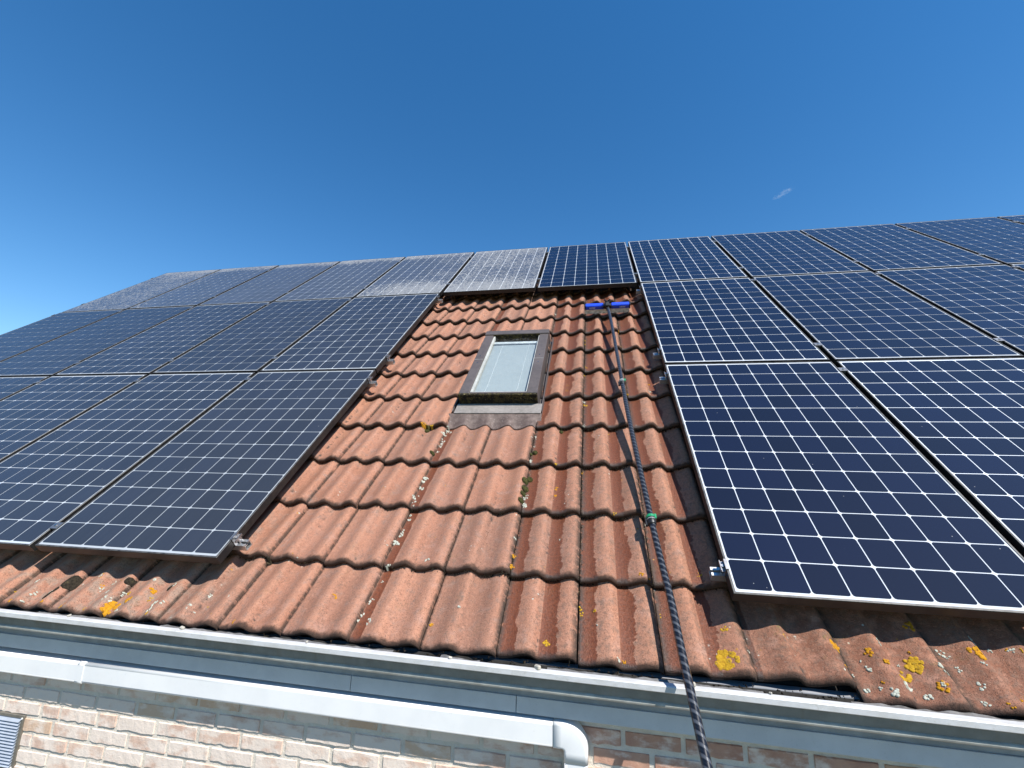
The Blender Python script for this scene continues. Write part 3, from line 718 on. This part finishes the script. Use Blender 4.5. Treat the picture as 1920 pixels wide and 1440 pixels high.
    sol = o.modifiers.new('thick', 'SOLIDIFY'); sol.thickness = .0035; sol.offset = -1
roof_window()

# ------------------------------------------------------------------ solar panels
PW, PH, GU, GV, PT = 1.046, 1.690, 0.032, 0.020, 0.044
CN, RN = 8, 13
MX, MY = 0.0135, 0.0185
px_, py_ = (PW - 2 * MX) / CN, (PH - 2 * MY) / RN
CS = 0.1228
def panel_meshes():
    out = {}
    h = CS / 2; c = 0.0088
    pts = []
    for sx, sy in ((1, 1), (-1, 1), (-1, -1), (1, -1)):
        a = [(sx * h, sy * (h - c)), (sx * (h - c * .3), sy * (h - c * .3)), (sx * (h - c), sy * h)]
        if sx * sy < 0: a.reverse()
        pts += a
    for key in ('clean', 'dusty', 'dirty'):
        o = obj('solar_cell', [(x, y, 0) for x, y in pts], [tuple(range(12))], CELLM[key]); d = o.data; bpy.data.objects.remove(o)
        M = MB(); l = 0.0065
        M.box(l, PW - l, l, PH - l, -0.0075, -0.0022); o = M.build('backsheet', SHEETM[key]); s = o.data; bpy.data.objects.remove(o)  # white backsheet under the cells; its coat stands for glass, no pane
        M = MB(); t = 0.0
        def ring(x0, x1, y0, y1, z): return [(x0, y0, z), (x1, y0, z), (x1, y1, z), (x0, y1, z)]
        L = [ring(0.0012, PW - .0012, .0012, PH - .0012, 0), ring(0, PW, 0, PH, -.0012), ring(0, PW, 0, PH, -PT), ring(.028, PW - .028, .028, PH - .028, -PT), ring(.028, PW - .028, .028, PH - .028, -PT + .002),
             ring(.003, PW - .003, .003, PH - .003, -PT + .002), ring(.003, PW - .003, .003, PH - .003, -.009), ring(.0085, PW - .0085, .0085, PH - .0085, -.009), ring(.0085, PW - .0085, .0085, PH - .0085, 0)]
        V = sum(L, []); F = []
        for i in range(len(L)):
            j = (i + 1) % len(L)
            for k in range(4): F.append((i * 4 + k, i * 4 + (k + 1) % 4, j * 4 + (k + 1) % 4, j * 4 + k))
        M.add(V, F); o = M.build('frame', FRAMEM[key]); f = o.data; bpy.data.objects.remove(o)
        out[key] = (d, s, f)
    return out
PM = panel_meshes()
ORD = ['first', 'second', 'third', 'fourth', 'fifth', 'sixth', 'seventh']
def panel(k, row):
    v0 = (3 - row) * (PH + GV); u0 = k * (PW + GU)
    if k <= -2: key = 'dirty' if row == 1 else 'dusty'
    else: key = 'clean'
    R = random.Random(k * 10 + row)
    p = empty('solar_panel', R2W(u0 + R.uniform(-.0015, .0015), v0 + R.uniform(-.002, .002), R.uniform(-.001, .001)), (TH, 0, 0))
    rn = {1: 'top', 2: 'middle', 3: 'bottom'}[row]
    if row == 1 and k == -2: lab = 'solar panel thick with pale grime, top row, above the roof window'
    elif row == 1 and k == -1: lab = 'washed navy solar panel, top row, straight above the blue brush'
    elif k >= 0: lab = f'washed navy solar panel, {rn} row right of the bare tiles, {ORD[k]} from them'
    else:
        i = -3 - k
        st = 'grime-speckled' if row == 1 else 'dusty grey-blue'
        lab = f'{st} solar panel, {rn} row left of the bare tiles, {ORD[i]} from them'
    tag(p, lab, 'solar panel', 'solar panels on the roof')
    d, s, f = PM[key]
    inst('frame', f, p); inst('backsheet', s, p)
    for i in range(CN):
        for j in range(RN):
            inst('solar_cell', d, p, (MX + px_ * (i + .5), MY + py_ * (j + .5), -0.0014))
for k in (-6, -5, -4, -3, 0, 1): panel(k, 3)
for k in (-7, -6, -5, -4, -3, 0, 1, 2, 3): panel(k, 2)
for k in range(-7, 5): panel(k, 1)

# ------------------------------------------------------------------ rails and clamps
def rail_set():
    # end clamp (for a right hand edge, mirrored for a left hand edge)
    def profile(x0, x1):
        M = MB(); zt = -PT - .0005; hgt = .034; w2 = .0185
        M.box(x0, x1, -w2, -w2 + .003, zt - hgt, zt); M.box(x0, x1, w2 - .003, w2, zt - hgt, zt)
        M.box(x0, x1, -w2 + .003, w2 - .003, zt - hgt, zt - hgt + .003)
        M.box(x0, x1, -w2 + .003, -.0052, zt - .003, zt); M.box(x0, x1, .0052, w2 - .003, zt - .003, zt)
        M.box(x0 + .01, x1 - .01, -w2 + .003, w2 - .003, zt - .020, zt - .017)
        return M
    def endclamp(s):
        M = MB()
        M.box(min(0.0006 * s, .0036 * s), max(0.0006 * s, .0036 * s), -.022, .022, -PT, .0020)
        M.box(min(-.008 * s, .0036 * s), max(-.008 * s, .0036 * s), -.022, .022, .0024, .0052)
        M.box(min(.0036 * s, .019 * s), max(.0036 * s, .019 * s), -.022, .022, -.016, -.012)
        M.box(min(.0162 * s, .019 * s), max(.0162 * s, .019 * s), -.022, .022, -.012, -.004)
        return M
    meshes = {}
    for s in (1, -1):
        o = endclamp(s).build('end_clamp', M_CLAMP); meshes[s] = o.data; bpy.data.objects.remove(o)
    M = MB(); M.box(-GU / 2 - .007, GU / 2 + .007, -.019, .019, .0026, .0054); M.box(-GU / 2 + .004, GU / 2 - .004, -.019, .019, -.03, .0026)
    o = M.build('mid_clamp', M_CLAMP); mc = o.data; bpy.data.objects.remove(o)
    M = MB(); M.tube([(0, 0, -.06), (0, 0, .0)], .0035, 8); M.tube([(0, 0, 0), (0, 0, .006)], .0062, 12); o = M.build('bolt', M_STEEL); bo = o.data; bpy.data.objects.remove(o)
    def rail(row, dv, ks, lab, ext0, ext1):
        v = (3 - row) * (PH + GV) + dv
        u0 = ks[0] * (PW + GU); u1 = ks[-1] * (PW + GU) + PW
        r = empty('mounting_rail', R2W(0, v, 0), (TH, 0, 0)); tag(r, lab, 'rail', 'aluminium rails under the solar panels')
        profile(u0 - ext0, u1 + ext1).build('rail_profile', M_ALU, r)
        inst('end_clamp', meshes[-1], r, (u0, 0, 0)); inst('bolt', bo, r, (u0 - .010, 0, -.011))
        inst('end_clamp', meshes[1], r, (u1, 0, 0)); inst('bolt', bo, r, (u1 + .010, 0, -.011))
        for k in ks[1:]:
            q = k * (PW + GU) - GU / 2
            inst('mid_clamp', mc, r, (q, 0, 0)); inst('bolt', bo, r, (q, 0, .0045))
        # roof hooks under the rail
        for k in ks:
            M = MB(); a = k * (PW + GU) + .5; M.box(a - .018, a + .018, -.03, .03, -.105, -PT - .036); M.build('roof_hook', M_CLAMP, r)
    for row, ks_l, ks_r, nm in ((3, [-6, -5, -4, -3], [0, 1], 'bottom'), (2, [-7, -6, -5, -4, -3], [0, 1, 2, 3], 'middle')):
        for dv, w_ in ((.118 if row == 3 else .215, 'lower'), (1.575 if row == 3 else 1.600, 'upper')):
            rail(row, dv, ks_l, f'{w_} aluminium rail under the {nm} row of dusty panels on the left', .03, .045)
            rail(row, dv, ks_r, f'{w_} aluminium rail under the {nm} row of washed panels on the right', .048, .03)
    for dv, w_ in ((.28, 'lower'), (1.40, 'upper')):
        rail(1, dv, list(range(-7, 5)), f'{w_} long aluminium rail under the top row of panels', .03, .03)
rail_set()

# ------------------------------------------------------------------ growth on the tiles
def growth():
    R = random.Random(21)
    def mat_lichen(name, c1, c2, c3):
        g = G(name); p = g.pos(); a = g.noise(p, 130, 5, 0.75); b = g.noise(p, 55, 4, 0.7)
        c = g.mix(g.ss(a, 0.38, 0.6), c1, c2); c = g.mix(g.mul(g.ss(b, 0.56, 0.68), 0.8), c, c3)
        return g.pbr(c, 0.95, 0, 0.1, g.bump(g.add(a, b), 0.35, 0.003))
    OR = mat_lichen('orange_lichen', (0.33, 0.145, 0.010), (0.46, 0.225, 0.016), (0.17, 0.09, 0.03))
    YE = mat_lichen('yellow_lichen', (0.30, 0.165, 0.014), (0.43, 0.26, 0.022), (0.15, 0.10, 0.035))
    WH = mat_lichen('pale_grey_lichen', (0.28, 0.29, 0.24), (0.46, 0.47, 0.40), (0.19, 0.18, 0.14))
    MO = mat_lichen('dark_moss', (0.022, 0.022, 0.010), (0.055, 0.055, 0.018), (0.10, 0.085, 0.03))
    BK = mat_lichen('black_moss', (0.012, 0.010, 0.008), (0.035, 0.028, 0.02), (0.07, 0.055, 0.03))
    def blob(V, F, u, v, r, h, asp=1.0):
        b0 = len(V); K = 9; sd_ = R.uniform(0, 99)
        for q, f in enumerate((0.4, 0.8, 1.0)):
            for k in range(K):
                t = 2 * math.pi * k / K
                rr = r * f * (1 + .45 * f * mnoise.noise((math.cos(t) * 2, math.sin(t) * 2, sd_)))
                x = u + math.cos(t) * rr; y = v + math.sin(t) * rr * asp
                V.append((x, y, surf(x, y) + (.0030 if y < V0 + EX else .0016) + (h * (1.0, .75)[q] * R.uniform(.6, 1.2) if q < 2 else -.0065)))
        F.append(tuple(b0 + k for k in range(K)))
        for q in range(2):
            for k in range(K): F.append((b0 + q * K + k, b0 + (q + 1) * K + k, b0 + (q + 1) * K + (k + 1) % K, b0 + q * K + (k + 1) % K))
    def patch(u, v, r, mat, asp=1.0, name='lichen_patch', h=.0009):
        lo = -.190 if .03 < u < .34 else (-.240 if u > .3 else -.212)
        if v - r * asp < lo: v = lo + r * asp
        V = []; F = []; n = max(4, int(4 + (r / .0045) ** 2 * .7)); n = min(n, 60)
        a1, e1 = R.uniform(0, 6.3), R.uniform(.05, .3); hole = R.random() < .25 and r < .02
        if n <= 3: blob(V, F, u, v, r, h, asp); 
        for i in range(n):
            f = math.sqrt(R.random()); t = R.uniform(0, 6.283)
            if hole and f < .3: continue
            rr = r * f * (.92 + e1 * math.sin(t + a1) + .12 * math.sin(3 * t + 2 * a1))
            blob(V, F, u + rr * math.cos(t), v + rr * math.sin(t) * asp, R.uniform(.16, .34) * r + .0012, h)
        return obj(name, V, F, mat, ROOF, smooth=True)
    for u, v, r, m_ in ((-.058, -.168, .036, YE), (.323, -.087, .022, OR), (.757, -.078, .022, OR), (-.683, -.164, .015, YE), (-.076, .161, .015, YE), (-2.655, -.185, .030, OR), (-2.60, -.145, .020, OR),
                      (.545, -.125, .026, YE), (.60, .005, .016, OR), (.235, -.09, .017, YE), (.20, -.06, .014, YE), (.42, -.10, .014, OR), (.455, -.13, .012, OR), (.50, -.165, .018, YE), (.58, -.19, .016, OR),
                      (-.03, -.06, .012, YE), (.06, -.02, .012, OR), (-2.9, -.21, .012, OR), (-2.52, -.10, .014, OR), (-2.0, -.20, .008, OR), (-1.15, -.13, .008, OR), (-1.62, -.05, .010, OR),
                      (-.70, .93, .022, YE), (-.715, .98, .020, OR), (-.70, .86, .014, YE), (-.705, .81, .012, YE), (-.70, .64, .012, OR), (-.70, .58, .010, OR), (-.86, .20, .010, OR), (-.86, .14, .012, OR), (-.40, .47, .010, YE), (-.31, .13, .010, OR),
                      (-.55, 1.42, .014, YE), (-.69, 1.66, .02, YE), (-.69, 1.58, .016, OR), (-1.62, 1.155, .020, OR), (-1.57, 1.15, .012, YE), (-1.60, 3.36, .014, OR), (.13, -.10, .012, YE), (-.40, -.20, .008, OR), (-.5, -.02, .007, YE)):
        patch(u, v, r, m_)
    # pale rosettes
    for u, v, r in ((.235, -.12, .022), (.265, -.175, .016), (.285, -.215, .020), (.225, -.03, .012), (.21, .0, .010), (.49, -.19, .014), (.47, -.06, .010), (.53, -.22, .012), (.62, -.13, .014), (.66, -.07, .012), (.70, -.17, .012), (.36, -.22, .010), (.43, -.235, .014), (.10, -.15, .008), (.40, -.15, .010), (.78, -.02, .014),
                    (-2.75, -.12, .010), (-2.70, -.16, .012), (-2.66, -.12, .010), (-2.45, -.15, .014), (-2.44, -.19, .013), (-2.28, -.12, .010), (-2.25, -.165, .012), (-2.31, -.20, .012), (-2.86, -.05, .010), (-2.1, -.1, .006), (-3.05, -.15, .010), (-3.2, -.1, .012), (-2.55, -.05, .010), (-1.05, -.06, .007), (-1.26, .15, .012), (-.87, .30, .007), (-.42, -.22, .008), (-.13, .14, .009)):
        patch(u, v, r, WH, R.uniform(.8, 1.3))
    # column of rosettes along the joint left of the window and the one right of it
    for i in range(64):
        v = R.uniform(-.23, 1.15); 
        if mnoise.noise((v * 4.2, 1, 3)) < -.25 and R.random() < .7: continue
        if v > .45 or R.random() < .45: patch(-1.452 + R.gauss(0, .0085), v, R.uniform(.005, .0125), WH, R.uniform(.8, 1.6))
    for i in range(16): patch(-.852 + R.gauss(0, .006), R.choice((R.uniform(.95, 1.13), R.uniform(.80, .86), R.uniform(.48, .58))), R.uniform(.005, .010), WH, 1.4)
    for i in range(30):
        u = R.uniform(-2.1, -.1); v = R.uniform(-.2, 3.2)
        if -1.5 < u < -.85 and 1.1 < v < 2.42: continue
        patch(u, v, R.uniform(.003, .006), R.choice((WH, WH, OR)))
    for i in range(70):
        side = R.random() < .62
        u = R.uniform(.02, .98) if side else R.uniform(-3.5, -2.15); v = R.uniform(-.25, -.035)
        patch(u, v, R.uniform(.003, .0095), R.choice((WH, WH, YE, OR, WH)), R.uniform(.8, 1.5))
    for i in range(46):                          # crusts following the joints of the washed side
        k = R.choice((-3, -2, -2, -1, -1, 0)); hw = R.choice((0, 0, .15)); v = R.uniform(-.1, 3.2)
        u = U0 + TW * k + hw + R.gauss(.004, .006)
        if -1.5 < u < -.83 and v < 2.45: continue
        patch(u, v, R.uniform(.0035, .010), R.choice((YE, WH, OR, YE)), R.uniform(1.2, 2.4))
    # moss cushions
    def cushion(u, v, r, h, mat, name='moss_cushion'):
        V = []; F = []; K, Q = 16, 6; sd_ = R.uniform(0, 99)
        for q in range(Q + 1):
            f = (q + .001) / Q
            for k in range(K):
                t = 2 * math.pi * k / K; rr = r * f * (1 + .3 * mnoise.noise((math.cos(t) * 2, math.sin(t) * 2, sd_)))
                x = u + math.cos(t) * rr; y = v + math.sin(t) * rr * 1.15
                V.append((x, y, surf(x, y) + h * math.sqrt(max(0, 1 - f * f)) * (1 + .35 * mnoise.noise((x * 120, y * 120, sd_))) + (.0025 if f < .97 else -.006)))
        for q in range(Q):
            for k in range(K): F.append((q * K + k, q * K + (k + 1) % K, (q + 1) * K + (k + 1) % K, (q + 1) * K + k))
        F.append(tuple(range(K - 1, -1, -1)))
        obj(name, V, F, mat, ROOF, smooth=True)
    for a in ((-.842, .905, .017, .016, MO), (-.862, .885, .010, .009, MO), (-.850, .700, .018, .015, MO), (-.872, .675, .017, .013, MO), (-.862, .615, .018, .016, MO), (-.868, .575, .014, .010, MO), (-.872, .520, .014, .009, MO), (-1.470, .872, .014, .013, MO), (-.70, 1.13, .014, .012, MO), (-1.60, 1.135, .018, .012, MO),
              (-2.985, -.095, .034, .004, BK), (-3.03, -.165, .020, .004, BK), (-3.01, -.14, .014, .003, BK), (-2.68, -.065, .018, .004, BK), (-2.45, -.075, .014, .004, BK), (-2.06, .10, .012, .006, BK)): cushion(*a)
    # crumbs of black moss hanging along the noses and joints: too many to count
    V = []; F = []
    def crumb(u, v, n, s):
        b = len(V); ph = R.uniform(0, 3)
        for q in ((1, 0, 0), (-.5, .8, 0), (-.5, -.8, 0), (0, .1, .8), (0, -.1, -.8)):
            j = [R.uniform(.6, 1.3) for _ in range(3)]
            x, y = q[0] * math.cos(ph) - q[1] * math.sin(ph), q[0] * math.sin(ph) + q[1] * math.cos(ph)
            V.append((u + s * x * j[0], v + s * y * j[1], n + s * q[2] * j[2]))
        for f in ((0, 1, 3), (1, 2, 3), (2, 0, 3), (1, 0, 4), (2, 1, 4), (0, 2, 4)): F.append(tuple(b + i for i in f))
    for r in range(0, 11):
        v = V0 + EX * r
        for i in range(1150):
            u = R.uniform(-2.3, .1) if r else R.uniform(-3.8, 1.0)
            dens = .35 + .65 * max(0, min(1, (u + 1.4) / .8)) + .4 * mnoise.noise((u * 6, r * 3.3, 1)) + (.35 if r > 8 else 0)
            if r and -1.5 < u < -.83 and 1.05 < v < 2.45: continue
            if R.random() > dens: continue
            tr = 1 - wave(u - U0)
            if R.random() > .35 + .65 * tr: continue
            top = NC - AMP + AMP * wave(u - U0)
            crumb(u, v + R.uniform(-.004, .006), top - R.uniform(.010, .033), R.uniform(.0018, .0066))
        if r == 0: continue
        for k in range(-7, 1):
            for hw in (0, .15):
                if hw and R.random() < .6: continue
                ub = U0 + TW * k + hw
                dens = int(6 + 110 * max(0, min(1, (ub + 1.4) / .9)) * R.uniform(.4, 1))
                for i in range(dens):
                    vv = v + R.uniform(0, EX); u = ub + R.gauss(.002, .004)
                    if -1.5 < u < -.83 and 1.1 < vv < 2.45: continue
                    crumb(u, vv, surf(u, vv) + R.uniform(-.001, .002), R.uniform(.001, .0038))
    o = obj('moss_crumbs', V, F, BK, ROOF); o['kind'] = 'stuff'
    V.clear(); F.clear()
    for i in range(900):
        k = R.choice((-3, -2, -2, -1, -1, -1, 0)); hw = R.choice((0, .15)); vv = R.uniform(.05, 3.3); u = U0 + TW * k + hw + R.gauss(.006, .007)
        if -1.5 < u < -.83 and 1.1 < vv < 2.45: continue
        if mnoise.noise((u * 7, vv * 3.1, 4)) < -.1: continue
        crumb(u, vv, surf(u, vv) + R.uniform(-.0005, .0015), R.uniform(.0008, .0030))
    o = obj('lichen_crumbs', V, F, mat_lichen('straw_lichen', (0.30, 0.25, 0.13), (0.42, 0.36, 0.20), (0.16, 0.12, 0.06)), ROOF); o['kind'] = 'stuff'
growth()

# ------------------------------------------------------------------ cleaning brush on its pole
def brush():
    g = G('carbon_braid_glints'); tc = g.sep(g.n('ShaderNodeTexCoord').outputs['UV'])
    a = g.math('SINE', g.add(g.mul(tc[0], 4 * math.pi), g.mul(tc[1], 2 * math.pi / 0.027)))
    b = g.math('SINE', g.add(g.mul(tc[0], 12 * math.pi), g.mul(tc[1], 2 * math.pi / 0.009)))
    s = g.ss(a, 0.15, 0.55); c = g.mix(s, (0.007, 0.007, 0.009), (0.082, 0.086, 0.094)); c = g.mix(g.mul(g.ss(b, 0, .5), .3), c, (0.03, 0.03, 0.035))  # light spiral stripes: sun glints on the braid, put into the colour
    cb = g.pbr(c, 0.30, 0.2, 0.5, g.bump(s, 0.5, 0.003), 0.6, 0.12)
    bk = mat_simple('black_plastic', (0.016, 0.016, 0.018), 0.42, 0, 60, 0.3, 0.05)
    gn = mat_simple('green_lever', (0.015, 0.26, 0.11), 0.4, 0, 60, 0.2, 0.0)
    gy = mat_simple('grey_clamp_band', (0.42, 0.45, 0.43), 0.35, 0.4, 60, 0.2, 0.0)
    bl = mat_simple('blue_brush_body', (0.004, 0.055, 0.62), 0.38, 0, 60, 0.12, 0.0)
    br_ = mat_simple('grey_bristles', (0.80, 0.82, 0.82), 0.7, 0, 300, 0.6, 0.4)
    wt = mat_simple('white_print', (0.75, 0.80, 0.85), 0.5, 0, 60, 0.05, 0.0)
    root = empty('cleaning_brush', R2W(-.355, 2.90, surf(-.355, 2.90)), (TH, 0, 0))
    tag(root, 'blue brush head on a long black braided pole leaning up the tiles', 'brush')
    org = Vector((-.355, 2.90, surf(-.355, 2.90)))
    # brush head, built around its own centre; bar lies along u
    hc = Vector((-.355, 2.905, -.045)) - org
    head = empty('brush_head', hc, (math.radians(16), 0, math.radians(1.0)), root)
    M = MB()
    for s_ in (-1, 1):
        x0, x1 = (0.038, .205) if s_ > 0 else (-.205, -.038)
        M.box(x0, x1, -.022, .022, -.016, .032, bev=.005)
        M.box(x0 + .006, x1 - .006, -.0245, -.022, -.010, .026, bev=.001)
    M.build('brush_body', bl, head)
    for s_ in (-1, 1):
        M = MB(); x = s_ * .2105; M.box(x - .0055, x + .0055, -.024, .024, -.020, .034, bev=.003); M.build('end_cap', bk, head)
        # worn white print
        T = MB(); xx = s_ * .13 - .024 + (0.01 if s_ > 0 else -.012)
        for i in range(6):
            q = xx + i * .0092
            def bx(a, b, c, d): T.box(a, b, -.0251, -.0246, c + .008, d + .008)
            bx(q, q + .0028, -.0085, .0085); bx(q + .0028, q + .0064, (.005 if i % 2 else -.0075), (.0075 if i % 2 else -.005))
            if i % 3 == 0: bx(q + .0019, q + .0052, -.001, .001)
            if i % 3 == 1: bx(q + .0050, q + .0066, -.005, .005)
        T.build('print', wt, head)
    M = MB(); M.box(-.0375, .0375, -.020, .020, -.014, .024, bev=.004); M.box(-.020, .020, -.046, .020, .000, .052, bev=.006); M.box(-.010, .010, -.075, -.040, .004, .034, bev=.004); M.tube([(0, .020, .045), (.030, .022, .066)], .007, 8); M.tube([(0, .010, .045), (-.026, .012, .072)], .008, 8)
    M.tube([(.012, -.024, .036), (.060, -.026, .016)], .0045, 6); M.tube([(-.012, -.024, .036), (-.060, -.026, .016)], .0045, 6); M.build('swivel_joint', bk, head)
    V = []; F = []; R = random.Random(2)
    for i in range(3600):
        x = R.uniform(-.205, .205); y = R.uniform(-.021, .021); L = .046 + R.uniform(-.008, .004); dx, dy = R.gauss(0, .004), R.gauss(-.004, .005); w_ = .0017
        b0 = len(V); V += [(x - w_, y, -.014), (x + w_, y, -.014), (x + dx + w_, y + dy, -.014 - L), (x + dx - w_, y + dy, -.014 - L), (x, y + w_, -.014), (x + dx, y + dy + w_, -.014 - L)]
        F += [(b0, b0 + 1, b0 + 2, b0 + 3), (b0 + 1, b0 + 4, b0 + 5, b0 + 2), (b0 + 4, b0, b0 + 3, b0 + 5)]
    o = obj('bristles', V, F, br_, head); o['kind'] = 'stuff'
    # pole centre line in roof axes
    ctrl = [(-.352, 2.880, -.035), (-.334, 2.60, -.044), (-.306, 1.75, -.050), (-.300, 1.535, -.048), (-.282, 1.05, -.048), (-.246, .36, -.045), (-.230, .10, -.035), (-.222, -.015, -.028), (-.216, -.25, -.010), (-.206, -.52, .012), (-.196, -.80, .036), (-.185, -1.15, .066)]
    ctrl = [Vector(c) - org for c in ctrl]
    def cr(i, t):
        p0, p1, p2, p3 = ctrl[max(i - 1, 0)], ctrl[i], ctrl[i + 1], ctrl[min(i + 2, len(ctrl) - 1)]
        return 0.5 * ((2 * p1) + (-p0 + p2) * t + (2 * p0 - 5 * p1 + 4 * p2 - p3) * t * t + (-p0 + 3 * p1 - 3 * p2 + p3) * t ** 3)
    line = [cr(i, t / 8) for i in range(len(ctrl) - 1) for t in range(8)] + [ctrl[-1]]
    def section(name, va, vb, rad):
        pts = [p for p in line if vb - .02 <= p.y + org.y <= va + .02]
        seg = 14; V = []; F = []; uv = []; d = 0; a = None; L = [0]
        for i in range(1, len(pts)): L.append(L[-1] + (pts[i] - pts[i - 1]).length)
        for i, p in enumerate(pts):
            dr = (pts[min(i + 1, len(pts) - 1)] - pts[max(i - 1, 0)]).normalized()
            a = dr.orthogonal().normalized() if a is None else (a - dr * a.dot(dr)).normalized(); b_ = dr.cross(a)
            for k in range(seg): t = 2 * math.pi * k / seg; V.append(p + (a * math.cos(t) + b_ * math.sin(t)) * rad)
        lu = []
        for i in range(len(pts) - 1):
            for k in range(seg):
                F.append((i * seg + k, i * seg + (k + 1) % seg, (i + 1) * seg + (k + 1) % seg, (i + 1) * seg + k))
                lu += [(k / seg, L[i]), ((k + 1) / seg, L[i]), ((k + 1) / seg, L[i + 1]), (k / seg, L[i + 1])]
        o = obj(name, V, F, cb, root, smooth=True)
        ul = o.data.uv_layers.new(name='UVMap')
        for i, q in enumerate(lu): ul.data[i].uv = q
        return o
    section('pole_section', 2.9, 1.53, .0135); section('pole_section', 1.55, .36, .0145); section('pole_section', .38, -1.2, .0142)
    def at(v):
        for a, b_ in zip(line, line[1:]):
            if b_.y + org.y <= v <= a.y + org.y:
                t = (v - a.y - org.y) / (b_.y - a.y); return a.lerp(b_, t), (a - b_).normalized()
    for v, rr in ((1.535, .0185), (.360, .0195)):
        p, d = at(v); M = MB(); M.tube([p - d * .030, p - d * .027, p + d * .018, p + d * .021], [rr * .92, rr, rr, rr * .92], 16); c_ = M.build('pole_clamp', bk, root, smooth=True)
        M = MB(); M.tube([p - d * .006, p - d * .002], rr * 1.10, 16); M.build('clamp_band', gy, c_)
        M = MB(); M.tube([p + d * .004, p + d * .017], rr * 1.13, 16); M.build('clamp_ring', gn if v < 1 else gy, c_)
        M = MB(); q = p + Vector((.017, 0, .012)); M.box(q.x - .004, q.x + .006, q.y - .004, q.y + .022, q.z - .006, q.z + .006, bev=.002); M.build('clamp_lever', gn, c_)
        M = MB(); q = p + Vector((-.020, 0, -.006)); M.box(q.x - .007, q.x + .004, q.y - .032, q.y + .010, q.z - .007, q.z + .008, bev=.002); M.build('clamp_lug', bk, c_)
brush()

# ------------------------------------------------------------------ wisp of cloud
def cloud():
    g = G('thin_cloud_vapour'); p = g.obj()
    q = g.sep(p); r2 = g.add(g.add(g.math('POWER', g.math('DIVIDE', q[0], 15.0), 2.0), g.math('POWER', g.math('DIVIDE', q[1], 7.0), 2.0)), g.math('POWER', g.math('DIVIDE', q[2], 3.0), 2.0))
    d = g.mul(g.mul(g.ss(g.noise(p, 0.22, 5, 0.7), 0.40, 0.72), g.sub(1.0, g.ss(r2, 0.0, 0.85))), 0.055)
    vo = g.n('ShaderNodeVolumePrincipled'); vo.inputs['Color'].default_value = (0.95, 0.96, 0.98, 1); g.set(vo.inputs['Density'], d)
    g.t.links.new(vo.outputs[0], g.out.inputs['Volume'])
    f = 796.57; x, y = (1468 - 973.24) / f, (363 - 707.09) / f
    dr = (ax[0] * x + ax[1] * y + ax[2]).normalized(); c = Vector((-0.49, -1.78, 0.44)) + dr * 600
    V = []; F = []; K, Q = 14, 8
    for q in range(Q + 1):
        a = math.pi * q / Q
        for k in range(K):
            t = 2 * math.pi * k / K; rr = 1 + .25 * mnoise.noise((math.cos(t), math.sin(t), a))
            V.append((math.cos(a) * 15, math.sin(a) * math.cos(t) * 7 * rr, math.sin(a) * math.sin(t) * 3.0 * rr))
    for q in range(Q):
        for k in range(K): F.append((q * K + k, q * K + (k + 1) % K, (q + 1) * K + (k + 1) % K, (q + 1) * K + k))
    M = MB(); M.add(V, F); o = M.build('cloud', g.mat, None, c, (0, math.radians(-20), math.radians(-15))); tag(o, 'tiny faint wisp of cloud above the right hand panels', 'cloud')
cloud()
